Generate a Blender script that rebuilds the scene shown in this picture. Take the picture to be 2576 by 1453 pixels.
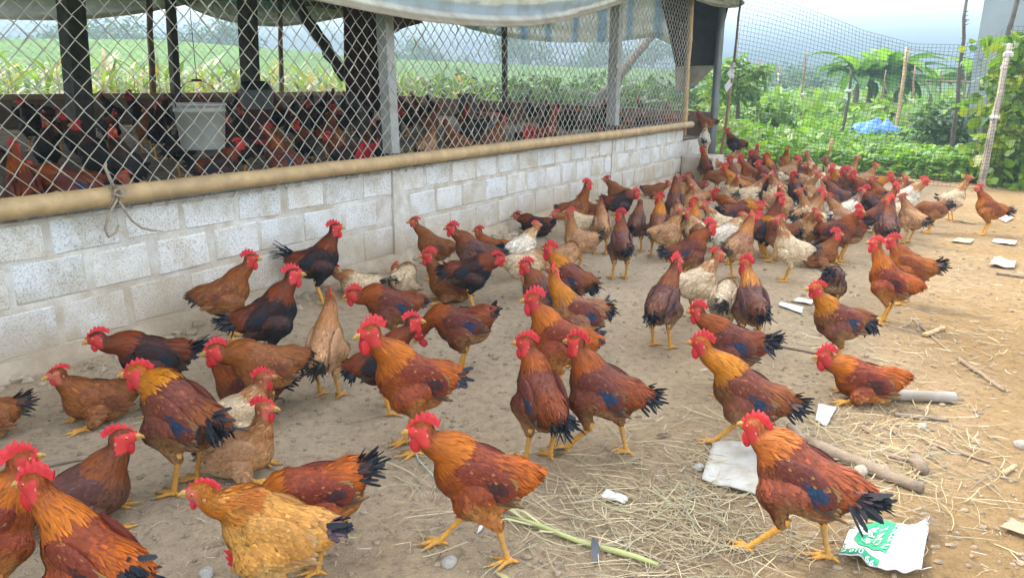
import bpy, bmesh, math, random
import numpy as np
from mathutils import Vector, Matrix, noise as mnoise

for o in list(bpy.data.objects):
    bpy.data.objects.remove(o, do_unlink=True)
scene = bpy.context.scene
COL = scene.collection
random.seed(7)
RNG = np.random.default_rng(7)
R = math.radians

# ------------------------------------------------------------------ camera
CAM_H = 1.45
PITCH, ROLL = 15.7, 0.6
FPX, CX, CY = 1860.0, 1288.0, 726.5          # focal length and centre in pixels of a 2576 wide picture
_p, _r = R(PITCH), R(ROLL)
c_f = np.array([0, math.cos(_p), -math.sin(_p)])
_rt = np.array([1.0, 0, 0])
_up = np.cross(_rt, c_f)
c_r = _rt * math.cos(_r) + _up * math.sin(_r)
c_u = -_rt * math.sin(_r) + _up * math.cos(_r)
C0 = np.array([0, 0, CAM_H])
cam = bpy.data.cameras.new('camera')
cam.sensor_width = 36.0
cam.lens = 36.0 * FPX / 2576.0
cam.clip_start = 0.05
cam.clip_end = 3000
cam_o = bpy.data.objects.new('camera', cam)
COL.objects.link(cam_o)
m = Matrix(((c_r[0], c_u[0], -c_f[0], 0), (c_r[1], c_u[1], -c_f[1], 0), (c_r[2], c_u[2], -c_f[2], CAM_H), (0, 0, 0, 1)))
cam_o.matrix_world = m
scene.camera = cam_o

# ------------------------------------------------------------------ light
SUN_AZ, SUN_EL = -52.0, 50.0                 # degrees right of the view direction, and height
world = bpy.data.worlds.new('World')
scene.world = world
world.use_nodes = True
wn = world.node_tree
bg = wn.nodes['Background']
sky = wn.nodes.new('ShaderNodeTexSky')
sky.sky_type = 'NISHITA'
sky.sun_disc = False
sky.sun_elevation = R(SUN_EL)
sky.sun_rotation = R(SUN_AZ)
sky.air_density = 1.0
sky.dust_density = 0.7
sky.ozone_density = 1.0
bg.inputs['Strength'].default_value = 0.15
hsv = wn.nodes.new('ShaderNodeHueSaturation'); hsv.inputs['Saturation'].default_value = 0.26
wn.links.new(sky.outputs[0], hsv.inputs['Color']); wn.links.new(hsv.outputs[0], bg.inputs['Color'])
sun = bpy.data.lights.new('sun', 'SUN')
sun.energy = 0.55
sun.angle = R(4.0)
sun.color = (1.0, 0.87, 0.68)
sun_o = bpy.data.objects.new('sun', sun)
COL.objects.link(sun_o)
_sd = Vector((math.sin(R(SUN_AZ)) * math.cos(R(SUN_EL)), math.cos(R(SUN_AZ)) * math.cos(R(SUN_EL)), math.sin(R(SUN_EL))))
sun_o.rotation_euler = _sd.to_track_quat('Z', 'Y').to_euler()
scene.view_settings.view_transform = 'Standard'
scene.view_settings.look = 'None'
scene.view_settings.gamma = 1.0
scene.view_settings.use_curve_mapping = False
scene.view_settings.exposure = 3.28
scene.render.engine = 'CYCLES'
HAZE = 0.0060

# ------------------------------------------------------------------ pixel helpers (2576 wide coordinates)
def ray(x, y):
    d = c_f + c_r * (x - CX) / FPX + c_u * (CY - y) / FPX
    return d / np.linalg.norm(d)
def P(x, y, z=0.0):
    d = ray(x, y)
    return C0 + d * ((z - CAM_H) / d[2])
def Pd(x, y, dist):
    """point on the pixel's ray at a horizontal distance"""
    d = ray(x, y)
    return C0 + d * (dist / math.hypot(d[0], d[1]))
# coop frame: s along the front wall, t into the coop, z up
_az = R(31.77)
c_s = np.array([math.sin(_az), math.cos(_az), 0])
c_t = np.array([-math.cos(_az), math.sin(_az), 0])
WT = 3.72                                     # distance of the wall from the camera's foot
WALL_YAW = math.atan2(c_s[1], c_s[0])
def L(s, t, z):
    p = c_s * s + c_t * (WT + t)
    return (p[0], p[1], z)
def Wp(x, y, t=0.0):
    d = ray(x, y)
    k = (WT + t) / (d @ c_t)
    p = C0 + d * k
    return float(p @ c_s), float(p[2])
def Ep(x, y, s):
    d = ray(x, y)
    k = s / (d @ c_s)
    p = C0 + d * k
    return float(p @ c_t) - WT, float(p[2])
def to_st(p):
    p = np.asarray(p)
    return float(p[0] * c_s[0] + p[1] * c_s[1]), float(p[0] * c_t[0] + p[1] * c_t[1]) - WT
def gz(x, y):
    """height of the yard soil"""
    s, t = to_st((x, y))
    d = max(0.0, -t)
    md = 0.075 * math.exp(-(d / 0.24) ** 1.4) if s < 11.2 else 0.0
    n = mnoise.fractal(Vector((x * 1.3, y * 1.3, 3.1)), 1.0, 2.0, 4) * 0.012
    n += mnoise.noise(Vector((x * 9, y * 9, 1.7))) * 0.004
    if md > 0.01:
        n += mnoise.noise(Vector((x * 14, y * 14, 5.7))) * 0.012 * min(1, md / 0.06)
    return md + n

# ------------------------------------------------------------------ objects
def link(o, parent=None):
    COL.objects.link(o)
    if parent is not None:
        o.parent = parent
    return o
def tag(o, label=None, cat=None, group=None, kind=None):
    if label: o['label'] = label
    if cat: o['category'] = cat
    if group: o['group'] = group
    if kind: o['kind'] = kind
    return o
def empty(name, loc=(0, 0, 0), rz=0.0):
    o = bpy.data.objects.new(name, None)
    o.empty_display_size = 0.1
    o.location = loc
    o.rotation_euler = (0, 0, rz)
    return link(o)
def mobj(name, me, mat=None, parent=None, loc=None, rot=None):
    o = bpy.data.objects.new(name, me)
    if mat is not None and not me.materials:
        me.materials.append(mat)
    if loc is not None: o.location = loc
    if rot is not None: o.rotation_euler = rot
    return link(o, parent)

class MB:
    """collects shapes for one mesh"""
    def __init__(s): s.v = []; s.f = []; s.m = []
    def add(s, vs, fs, mi=0):
        b = len(s.v)
        s.v += [tuple(map(float, p)) for p in vs]
        s.f += [tuple(i + b for i in f) for f in fs]
        s.m += [mi] * len(fs)
    def box(s, c, d, rz=0.0, mi=0, jit=0.0):
        cx, cy, cz = c; hx, hy, hz = d[0] / 2, d[1] / 2, d[2] / 2
        ca, sa = math.cos(rz), math.sin(rz)
        vs = []
        for z in (-hz, hz):
            for x, y in ((-hx, -hy), (hx, -hy), (hx, hy), (-hx, hy)):
                x += random.uniform(-jit, jit); y += random.uniform(-jit, jit); zz = z + random.uniform(-jit, jit)
                vs.append((cx + x * ca - y * sa, cy + x * sa + y * ca, cz + zz))
        s.add(vs, [(3, 2, 1, 0), (4, 5, 6, 7), (0, 1, 5, 4), (1, 2, 6, 5), (2, 3, 7, 6), (3, 0, 4, 7)], mi)
    def tube(s, pts, rad, n=8, mi=0, cap=True, closed=False):
        pts = [np.array(p, float) for p in pts]
        k = len(pts)
        if not hasattr(rad, '__len__'): rad = [rad] * k
        vs = []
        prev = None
        for i in range(k):
            a = pts[max(i - 1, 0)]; b = pts[min(i + 1, k - 1)]
            t = b - a; t = t / (np.linalg.norm(t) + 1e-9)
            if prev is None:
                h = np.array([0, 0, 1.0]) if abs(t[2]) < 0.9 else np.array([1.0, 0, 0])
                x = np.cross(h, t)
            else:
                x = prev - t * (prev @ t)
            x = x / (np.linalg.norm(x) + 1e-9); prev = x
            y = np.cross(t, x)
            for j in range(n):
                a2 = 2 * math.pi * j / n
                vs.append(pts[i] + (x * math.cos(a2) + y * math.sin(a2)) * rad[i])
        fs = []
        for i in range(k - 1):
            for j in range(n):
                j2 = (j + 1) % n
                fs.append((i * n + j, i * n + j2, (i + 1) * n + j2, (i + 1) * n + j))
        if cap:
            fs.append(tuple(range(n - 1, -1, -1)))
            fs.append(tuple((k - 1) * n + j for j in range(n)))
        s.add(vs, fs, mi)
    def lathe(s, c, prof, n=20, mi=0, ax=None):
        """prof: list of (r, z)"""
        vs = []
        for r, z in prof:
            for j in range(n):
                a = 2 * math.pi * j / n
                vs.append((c[0] + r * math.cos(a), c[1] + r * math.sin(a), c[2] + z))
        fs = []
        for i in range(len(prof) - 1):
            for j in range(n):
                j2 = (j + 1) % n
                fs.append((i * n + j, i * n + j2, (i + 1) * n + j2, (i + 1) * n + j))
        s.add(vs, fs, mi)
    def sphere(s, c, r, nu=10, nv=7, mi=0, jit=0.0):
        vs = [(c[0], c[1], c[2] - r[2])]
        for i in range(1, nv):
            ph = math.pi * i / nv - math.pi / 2
            for j in range(nu):
                th = 2 * math.pi * j / nu
                k = 1 + random.uniform(-jit, jit)
                vs.append((c[0] + r[0] * k * math.cos(ph) * math.cos(th), c[1] + r[1] * k * math.cos(ph) * math.sin(th), c[2] + r[2] * k * math.sin(ph)))
        vs.append((c[0], c[1], c[2] + r[2]))
        fs = []
        for j in range(nu):
            fs.append((0, 1 + (j + 1) % nu, 1 + j))
            fs.append((len(vs) - 1, 1 + (nv - 2) * nu + j, 1 + (nv - 2) * nu + (j + 1) % nu))
        for i in range(nv - 2):
            for j in range(nu):
                a = 1 + i * nu + j; b = 1 + i * nu + (j + 1) % nu
                fs.append((a, b, b + nu, a + nu))
        s.add(vs, fs, mi)
    def mesh(s, name, mats=(), smooth=True):
        me = bpy.data.meshes.new(name)
        me.from_pydata(s.v, [], s.f)
        for mt in mats: me.materials.append(mt)
        if len(mats) > 1: me.polygons.foreach_set('material_index', s.m)
        if smooth: me.polygons.foreach_set('use_smooth', [True] * len(s.f))
        me.update()
        return me
    def build(s, name, mats, parent=None, smooth=True, loc=None, rot=None):
        if not isinstance(mats, (list, tuple)): mats = [mats]
        return mobj(name, s.mesh(name, mats, smooth), None, parent, loc, rot)

def np_mesh(name, V, quads=None, tris=None, cols=None, smooth=True, norms=None):
    """fast mesh from numpy arrays"""
    nq = 0 if quads is None else len(quads); nt = 0 if tris is None else len(tris)
    me = bpy.data.meshes.new(name)
    me.vertices.add(len(V)); me.vertices.foreach_set('co', np.asarray(V, np.float32).ravel())
    idx = []
    if nq: idx.append(np.asarray(quads, np.int32).ravel())
    if nt: idx.append(np.asarray(tris, np.int32).ravel())
    idx = np.concatenate(idx)
    me.loops.add(len(idx)); me.loops.foreach_set('vertex_index', idx)
    st = np.concatenate([np.arange(nq) * 4, nq * 4 + np.arange(nt) * 3]).astype(np.int32)
    me.polygons.add(nq + nt); me.polygons.foreach_set('loop_start', st)
    me.polygons.foreach_set('use_smooth', np.full(nq + nt, smooth))
    me.update(calc_edges=True)
    if cols is not None:
        at = me.color_attributes.new('Col', 'FLOAT_COLOR', 'POINT')
        c4 = np.ones((len(V), 4), np.float32); c4[:, :3] = cols
        at.data.foreach_set('color', c4.ravel())
    if norms is not None:
        me.normals_split_custom_set_from_vertices(np.asarray(norms, np.float32).tolist())
    return me

def nrm(a): return a / (np.linalg.norm(a, axis=-1, keepdims=True) + 1e-9)

def blades(pos, dr, nor, Ln, Wd, lift, curl, cb, ct, st=(0, .35, .75, 1.0), hw=(.45, 1, .8, 0), ce=None, bend=None):
    """many small leaf or feather shapes at once. returns V, quads, tris, cols, normals"""
    N = len(pos)
    side = nrm(np.cross(nor, dr))
    V = []; Cc = []; Nn = []
    K = len(st)
    for i, (t, w) in enumerate(zip(st, hw)):
        p = pos + dr * (Ln * t)[:, None] + nor * (Ln * (lift * t - curl * t * t))[:, None]
        if bend is not None: p = p + side * (Ln * bend * t * t)[:, None]
        c = cb * (1 - t) + ct * t
        nn = nrm(nor - dr * (lift - 2 * curl * t)[:, None])
        if i < K - 1:
            for sg in (-1, 1):
                V.append(p + side * (sg * Wd * w * 0.5)[:, None])
                Cc.append(c if ce is None or sg < 0 else (c * .25 + ce * .75))
                Nn.append(nn)
        else:
            V.append(p); Cc.append(c); Nn.append(nn)
    M = len(V)
    V = np.stack(V, 1).reshape(-1, 3); Cc = np.stack(Cc, 1).reshape(-1, 3); Nn = np.stack(Nn, 1).reshape(-1, 3)
    b = (np.arange(N) * M)[:, None]
    Q = []
    for i in range(K - 2):
        Q.append(b + np.array([[2 * i, 2 * i + 2, 2 * i + 3, 2 * i + 1]]))
    Q = np.concatenate(Q) if Q else np.zeros((0, 4), int)
    T = b + np.array([[2 * (K - 2), 2 * (K - 1), 2 * (K - 2) + 1]])
    return V, Q, T, Cc, Nn

def merge(parts):
    V = []; Q = []; T = []; C = []; N = []; b = 0
    for v, q, t, c, n in parts:
        V.append(v); C.append(c); N.append(n)
        if len(q): Q.append(q + b)
        if len(t): T.append(t + b)
        b += len(v)
    return (np.concatenate(V), np.concatenate(Q) if Q else None, np.concatenate(T) if T else None, np.concatenate(C), np.concatenate(N))

# ------------------------------------------------------------------ materials
def newmat(name):
    mt = bpy.data.materials.new(name); mt.use_nodes = True
    nt = mt.node_tree
    return mt, nt, nt.nodes['Principled BSDF']
def nd(nt, t, **kw):
    n = nt.nodes.new(t)
    for k, v in kw.items():
        if k in n.inputs: n.inputs[k].default_value = v
        else: setattr(n, k, v)
    return n
def ramp(nt, stops, interp='LINEAR'):
    n = nt.nodes.new('ShaderNodeValToRGB'); cr = n.color_ramp; cr.interpolation = interp
    while len(cr.elements) > 1: cr.elements.remove(cr.elements[-1])
    cr.elements[0].position = stops[0][0]; cr.elements[0].color = (*stops[0][1], 1)
    for p, c in stops[1:]:
        e = cr.elements.new(p); e.color = (*c, 1)
    return n
def simple(name, col, rough=0.6, var=0.25, scale=6.0, bump=0.0, bscale=60.0, spec=0.4, metal=0.0, dirt=None, dscale=2.0, damt=0.5, coords='Object'):
    mt, nt, b = newmat(name)
    tc = nd(nt, 'ShaderNodeTexCoord')
    no = nd(nt, 'ShaderNodeTexNoise', Scale=scale, Detail=6.0, Roughness=0.6)
    nt.links.new(tc.outputs[coords], no.inputs['Vector'])
    c = np.array(col)
    rp = ramp(nt, [(0.3, tuple(c * (1 - var))), (0.7, tuple(np.minimum(c * (1 + var), 1)))])
    nt.links.new(no.outputs['Fac'], rp.inputs['Fac'])
    out = rp.outputs['Color']
    if dirt is not None:
        n2 = nd(nt, 'ShaderNodeTexNoise', Scale=dscale, Detail=8.0, Roughness=0.65)
        nt.links.new(tc.outputs[coords], n2.inputs['Vector'])
        r2 = ramp(nt, [(0.42, (0, 0, 0)), (0.62, (damt,) * 3)])
        nt.links.new(n2.outputs['Fac'], r2.inputs['Fac'])
        mx = nd(nt, 'ShaderNodeMix', data_type='RGBA')
        nt.links.new(r2.outputs['Color'], mx.inputs['Factor'])
        nt.links.new(out, mx.inputs['A']); mx.inputs['B'].default_value = (*dirt, 1)
        out = mx.outputs['Result']
    nt.links.new(out, b.inputs['Base Color'])
    b.inputs['Roughness'].default_value = rough
    b.inputs['Specular IOR Level'].default_value = spec
    b.inputs['Metallic'].default_value = metal
    if bump:
        n3 = nd(nt, 'ShaderNodeTexNoise', Scale=bscale, Detail=4.0)
        nt.links.new(tc.outputs[coords], n3.inputs['Vector'])
        bp = nd(nt, 'ShaderNodeBump', Strength=bump, Distance=0.01)
        nt.links.new(n3.outputs['Fac'], bp.inputs['Height'])
        nt.links.new(bp.outputs['Normal'], b.inputs['Normal'])
    return mt
def vcol(name, rough=0.6, spec=0.3, trans=0.0, bump=0.0, var=0.0):
    mt, nt, b = newmat(name)
    a = nd(nt, 'ShaderNodeVertexColor', layer_name='Col')
    out = a.outputs['Color']
    if var:
        oi = nd(nt, 'ShaderNodeObjectInfo')
        hs = nd(nt, 'ShaderNodeHueSaturation')
        mr = nd(nt, 'ShaderNodeMapRange'); mr.inputs['To Min'].default_value = 1 - var; mr.inputs['To Max'].default_value = 1 + var
        nt.links.new(oi.outputs['Random'], mr.inputs['Value'])
        nt.links.new(mr.outputs['Result'], hs.inputs['Value'])
        nt.links.new(out, hs.inputs['Color']); out = hs.outputs['Color']
    nt.links.new(out, b.inputs['Base Color'])
    b.inputs['Roughness'].default_value = rough
    b.inputs['Specular IOR Level'].default_value = spec
    if bump:
        tc = nd(nt, 'ShaderNodeTexCoord')
        n3 = nd(nt, 'ShaderNodeTexNoise', Scale=260.0, Detail=3.0)
        nt.links.new(tc.outputs['Object'], n3.inputs['Vector'])
        bp = nd(nt, 'ShaderNodeBump', Strength=bump, Distance=0.004)
        nt.links.new(n3.outputs['Fac'], bp.inputs['Height'])
        nt.links.new(bp.outputs['Normal'], b.inputs['Normal'])
    if trans:
        tr = nd(nt, 'ShaderNodeBsdfTranslucent')
        gm = nd(nt, 'ShaderNodeMix', data_type='RGBA', blend_type='MULTIPLY'); gm.inputs['Factor'].default_value = 1.0
        nt.links.new(out, gm.inputs['A']); gm.inputs['B'].default_value = (1.5, 1.6, 0.7, 1)
        nt.links.new(gm.outputs['Result'], tr.inputs['Color'])
        mx = nd(nt, 'ShaderNodeMixShader'); mx.inputs[0].default_value = trans
        nt.links.new(b.outputs[0], mx.inputs[1]); nt.links.new(tr.outputs[0], mx.inputs[2])
        nt.links.new(mx.outputs[0], nt.nodes['Material Output'].inputs['Surface'])
    return mt
# ================================================================== materials of the place
def soil_mat():
    mt, nt, b = newmat('yard_soil')
    tc = nd(nt, 'ShaderNodeTexCoord')
    n1 = nd(nt, 'ShaderNodeTexNoise', Scale=0.9, Detail=8.0, Roughness=.62)
    n2 = nd(nt, 'ShaderNodeTexNoise', Scale=22.0, Detail=8.0, Roughness=.7)
    n3 = nd(nt, 'ShaderNodeTexNoise', Scale=110.0, Detail=5.0, Roughness=.7)
    for n in (n1, n2, n3): nt.links.new(tc.outputs['Object'], n.inputs['Vector'])
    r1 = ramp(nt, [(.32, (.46, .350, .235)), (.5, (.52, .402, .272)), (.70, (.58, .458, .322))])
    nt.links.new(n1.outputs['Fac'], r1.inputs['Fac'])
    r2 = ramp(nt, [(.30, (.40, .38, .36)), (.46, (.90, .90, .90)), (.72, (1.2, 1.17, 1.13))])
    nt.links.new(n2.outputs['Fac'], r2.inputs['Fac'])
    r3 = ramp(nt, [(.28, (.45, .43, .41)), (.45, (1, 1, 1)), (.72, (1.12, 1.1, 1.08))])
    nt.links.new(n3.outputs['Fac'], r3.inputs['Fac'])
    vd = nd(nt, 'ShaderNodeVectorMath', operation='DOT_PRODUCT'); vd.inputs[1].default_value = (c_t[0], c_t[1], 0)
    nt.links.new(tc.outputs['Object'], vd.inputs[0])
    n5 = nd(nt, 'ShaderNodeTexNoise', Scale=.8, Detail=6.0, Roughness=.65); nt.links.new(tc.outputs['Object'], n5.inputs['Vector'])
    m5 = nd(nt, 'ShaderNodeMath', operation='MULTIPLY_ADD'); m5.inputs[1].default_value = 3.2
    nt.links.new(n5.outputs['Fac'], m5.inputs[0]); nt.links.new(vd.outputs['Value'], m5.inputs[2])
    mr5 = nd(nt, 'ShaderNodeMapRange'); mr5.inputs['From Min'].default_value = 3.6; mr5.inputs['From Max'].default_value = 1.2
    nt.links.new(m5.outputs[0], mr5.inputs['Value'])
    r5 = ramp(nt, [(.32, (.30, .19, .085)), (.5, (.36, .235, .11)), (.70, (.43, .29, .145))]); nt.links.new(n1.outputs['Fac'], r5.inputs['Fac'])  # ochre earth away from the wall, with the sunlit ground's warm tone painted in
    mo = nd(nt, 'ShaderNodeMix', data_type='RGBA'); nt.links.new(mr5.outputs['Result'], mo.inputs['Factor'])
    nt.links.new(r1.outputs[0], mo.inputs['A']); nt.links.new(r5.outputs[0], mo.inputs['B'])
    m1 = nd(nt, 'ShaderNodeMix', data_type='RGBA', blend_type='MULTIPLY'); m1.inputs['Factor'].default_value = .8
    m2 = nd(nt, 'ShaderNodeMix', data_type='RGBA', blend_type='MULTIPLY'); m2.inputs['Factor'].default_value = .7
    nt.links.new(mo.outputs['Result'], m1.inputs['A']); nt.links.new(r2.outputs[0], m1.inputs['B'])
    nt.links.new(m1.outputs['Result'], m2.inputs['A']); nt.links.new(r3.outputs[0], m2.inputs['B'])
    nt.links.new(m2.outputs['Result'], b.inputs['Base Color'])
    b.inputs['Roughness'].default_value = .95; b.inputs['Specular IOR Level'].default_value = .12
    ad = nd(nt, 'ShaderNodeMath', operation='ADD'); ml = nd(nt, 'ShaderNodeMath', operation='MULTIPLY'); ml.inputs[1].default_value = .45
    nt.links.new(n3.outputs['Fac'], ml.inputs[0]); nt.links.new(n2.outputs['Fac'], ad.inputs[0]); nt.links.new(ml.outputs[0], ad.inputs[1])
    bp = nd(nt, 'ShaderNodeBump', Strength=1.0, Distance=.035)
    nt.links.new(ad.outputs[0], bp.inputs['Height']); nt.links.new(bp.outputs['Normal'], b.inputs['Normal'])
    return mt
def block_mat():
    mt, nt, b = newmat('concrete_block')
    tc = nd(nt, 'ShaderNodeTexCoord'); oi = nd(nt, 'ShaderNodeObjectInfo')
    ad = nd(nt, 'ShaderNodeVectorMath', operation='ADD'); sc = nd(nt, 'ShaderNodeVectorMath', operation='SCALE'); sc.inputs['Scale'].default_value = 7.0
    cmb = nd(nt, 'ShaderNodeCombineXYZ')
    for i in range(3): nt.links.new(oi.outputs['Random'], cmb.inputs[i])
    nt.links.new(cmb.outputs[0], sc.inputs[0]); nt.links.new(tc.outputs['Object'], ad.inputs[0]); nt.links.new(sc.outputs[0], ad.inputs[1])
    n1 = nd(nt, 'ShaderNodeTexNoise', Scale=115.0, Detail=3.0, Roughness=.6)
    n2 = nd(nt, 'ShaderNodeTexNoise', Scale=5.0, Detail=6.0, Roughness=.6)
    for n in (n1, n2): nt.links.new(ad.outputs[0], n.inputs['Vector'])
    r1 = ramp(nt, [(.33, (.34, .335, .325)), (.44, (.585, .58, .57)), (.62, (.69, .685, .675))])
    nt.links.new(n1.outputs['Fac'], r1.inputs['Fac'])
    r2 = ramp(nt, [(.35, (.80, .74, .64)), (.55, (1, 1, 1)), (.75, (1.06, 1.06, 1.06))])
    nt.links.new(n2.outputs['Fac'], r2.inputs['Fac'])
    m1 = nd(nt, 'ShaderNodeMix', data_type='RGBA', blend_type='MULTIPLY'); m1.inputs['Factor'].default_value = 1
    nt.links.new(r1.outputs[0], m1.inputs['A']); nt.links.new(r2.outputs[0], m1.inputs['B'])
    tint = ramp(nt, [(0, (.95, .98, 1.0)), (.5, (1, .99, .96)), (.85, (1.0, .96, .88)), (1, (.85, .8, .7))])
    nt.links.new(oi.outputs['Random'], tint.inputs['Fac'])
    m2 = nd(nt, 'ShaderNodeMix', data_type='RGBA', blend_type='MULTIPLY'); m2.inputs['Factor'].default_value = .8
    nt.links.new(m1.outputs['Result'], m2.inputs['A']); nt.links.new(tint.outputs[0], m2.inputs['B'])
    # splashed soil stains in uneven patches, thicker low down
    gp = nd(nt, 'ShaderNodeNewGeometry'); sx = nd(nt, 'ShaderNodeSeparateXYZ'); nt.links.new(gp.outputs['Position'], sx.inputs[0])
    n4 = nd(nt, 'ShaderNodeTexNoise', Scale=3.5, Detail=7.0, Roughness=.65); nt.links.new(gp.outputs['Position'], n4.inputs['Vector'])
    mz = nd(nt, 'ShaderNodeMapRange'); mz.inputs['From Min'].default_value = .52; mz.inputs['From Max'].default_value = .10; mz.inputs['To Max'].default_value = .95
    nt.links.new(sx.outputs['Z'], mz.inputs['Value'])
    mm = nd(nt, 'ShaderNodeMath', operation='MULTIPLY'); r4 = ramp(nt, [(.28, (0, 0, 0)), (.50, (1, 1, 1))])
    nt.links.new(n4.outputs['Fac'], r4.inputs['Fac']); nt.links.new(r4.outputs[0], mm.inputs[0]); nt.links.new(mz.outputs['Result'], mm.inputs[1])
    m3 = nd(nt, 'ShaderNodeMix', data_type='RGBA'); nt.links.new(mm.outputs[0], m3.inputs['Factor'])
    nt.links.new(m2.outputs['Result'], m3.inputs['A']); m3.inputs['B'].default_value = (.37, .29, .19, 1)
    nt.links.new(m3.outputs['Result'], b.inputs['Base Color'])
    b.inputs['Roughness'].default_value = .95; b.inputs['Specular IOR Level'].default_value = .15
    bp = nd(nt, 'ShaderNodeBump', Strength=.8, Distance=.006)
    nt.links.new(n1.outputs['Fac'], bp.inputs['Height']); nt.links.new(bp.outputs['Normal'], b.inputs['Normal'])
    return mt
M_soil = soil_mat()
M_block = block_mat()
M_mortar = simple('mortar', (.55, .53, .485), .95, .18, 9, bump=.6, bscale=60, spec=.1, dirt=(.36, .29, .21), dscale=4.0, damt=.8)
def splash(mt):
    nt = mt.node_tree; b = nt.nodes['Principled BSDF']; src = b.inputs['Base Color'].links[0].from_socket
    gp = nd(nt, 'ShaderNodeNewGeometry'); sx = nd(nt, 'ShaderNodeSeparateXYZ'); nt.links.new(gp.outputs['Position'], sx.inputs[0])
    n4 = nd(nt, 'ShaderNodeTexNoise', Scale=3.5, Detail=7.0, Roughness=.65); nt.links.new(gp.outputs['Position'], n4.inputs['Vector'])
    mz = nd(nt, 'ShaderNodeMapRange'); mz.inputs['From Min'].default_value = .50; mz.inputs['From Max'].default_value = .08; mz.inputs['To Max'].default_value = .95
    nt.links.new(sx.outputs['Z'], mz.inputs['Value'])
    mm = nd(nt, 'ShaderNodeMath', operation='MULTIPLY'); r4 = ramp(nt, [(.28, (0, 0, 0)), (.50, (1, 1, 1))])
    nt.links.new(n4.outputs['Fac'], r4.inputs['Fac']); nt.links.new(r4.outputs[0], mm.inputs[0]); nt.links.new(mz.outputs['Result'], mm.inputs[1])
    m3 = nd(nt, 'ShaderNodeMix', data_type='RGBA'); nt.links.new(mm.outputs[0], m3.inputs['Factor'])
    nt.links.new(src, m3.inputs['A']); m3.inputs['B'].default_value = (.40, .32, .215, 1)
    nt.links.new(m3.outputs['Result'], b.inputs['Base Color'])
splash(M_mortar)
M_foot = simple('wall_footing_plaster', (.40, .33, .245), .95, .2, 6, bump=.8, bscale=35, spec=.1, dirt=(.30, .23, .15), dscale=5, damt=.8)
M_bamboo = simple('dry_bamboo', (.46, .315, .155), .55, .16, 9, bump=.15, bscale=50, dirt=(.28, .19, .10), dscale=7, damt=.6)
M_bamboo_old = simple('old_bamboo', (.30, .19, .10), .7, .25, 9, bump=.2, bscale=50, dirt=(.12, .075, .045), dscale=5, damt=.6)
M_wire = simple('dusty_wire', (.46, .435, .38), .65, .25, 12, metal=.25, dirt=(.54, .48, .38), dscale=6, damt=.9)
M_concrete = simple('grey_post', (.36, .37, .365), .85, .2, 7, bump=.3, bscale=60, dirt=(.25, .23, .19), dscale=3, damt=.5)
M_darkpost = simple('weathered_dark_post', (.075, .070, .062), .85, .35, 8, bump=.4, bscale=40, dirt=(.17, .15, .12), dscale=5, damt=.6)
M_steel = simple('galvanised_pipe', (.20, .225, .235), .5, .15, 8, metal=.4, dirt=(.14, .13, .11), dscale=4, damt=.6)
M_wood = simple('weathered_log', (.085, .072, .058), .9, .3, 8, bump=.5, bscale=45, dirt=(.14, .12, .095), dscale=4, damt=.5)
M_roof = simple('roof_sheet', (.16, .155, .145), .9, .2, 3)
M_backwall = simple('back_wall_render', (.24, .165, .11), .95, .2, 4, bump=.4, bscale=40, dirt=(.34, .27, .19), dscale=3, damt=.6)
M_litter = simple('coop_litter', (.17, .125, .08), .95, .35, 30, bump=.8, bscale=80, dirt=(.36, .29, .20), dscale=8, damt=.6)
M_bucket = simple('white_bucket', (.34, .35, .33), .45, .1, 5, dirt=(.30, .27, .22), dscale=8, damt=.6)
M_darkbucket = simple('grey_bucket', (.12, .13, .13), .5, .2, 5, dirt=(.2, .18, .15), dscale=8, damt=.5)
M_red = simple('red_plastic', (.42, .02, .03), .4, .15, 6)
M_darkred = simple('maroon_sheet', (.085, .022, .022), .7, .35, 4, bump=.3, bscale=20)
M_black = simple('black_plastic', (.015, .015, .016), .45, .2, 10)
M_darktarp = simple('dark_tarp', (.05, .045, .042), .8, .3, 6)
M_rope = simple('old_rope', (.34, .27, .20), .95, .2, 80, bump=.6, bscale=300)
def tarp_mat(name, stripes, tr=.45):
    """woven plastic sheet with stripes that run along its length; UV-less, uses the 'Col' layer"""
    mt = vcol(name, rough=.55, spec=.3)
    nt = mt.node_tree; b = nt.nodes['Principled BSDF']
    col = b.inputs['Base Color'].links[0].from_socket
    tc = nd(nt, 'ShaderNodeTexCoord'); no = nd(nt, 'ShaderNodeTexNoise', Scale=5.0, Detail=8.0, Roughness=.6)
    nt.links.new(tc.outputs['Object'], no.inputs['Vector'])
    rp = ramp(nt, [(.4, (1, 1, 1)), (.68, (.68, .62, .52))]); nt.links.new(no.outputs['Fac'], rp.inputs['Fac'])
    mx = nd(nt, 'ShaderNodeMix', data_type='RGBA', blend_type='MULTIPLY'); mx.inputs['Factor'].default_value = .8
    nt.links.new(col, mx.inputs['A']); nt.links.new(rp.outputs[0], mx.inputs['B'])
    nt.links.new(mx.outputs['Result'], b.inputs['Base Color'])
    n2 = nd(nt, 'ShaderNodeTexNoise', Scale=18.0, Detail=4.0); nt.links.new(tc.outputs['Object'], n2.inputs['Vector'])
    bp = nd(nt, 'ShaderNodeBump', Strength=.5, Distance=.02); nt.links.new(n2.outputs['Fac'], bp.inputs['Height']); nt.links.new(bp.outputs['Normal'], b.inputs['Normal'])
    t = nd(nt, 'ShaderNodeBsdfTranslucent'); nt.links.new(mx.outputs['Result'], t.inputs['Color'])
    ms = nd(nt, 'ShaderNodeMixShader'); ms.inputs[0].default_value = tr
    nt.links.new(b.outputs[0], ms.inputs[1]); nt.links.new(t.outputs[0], ms.inputs[2])
    nt.links.new(ms.outputs[0], nt.nodes['Material Output'].inputs['Surface'])
    return mt
M_tarp = tarp_mat('striped_tarp', 1, .10)
M_tarp_thin = tarp_mat('thin_striped_tarp', 1, .55)
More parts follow.
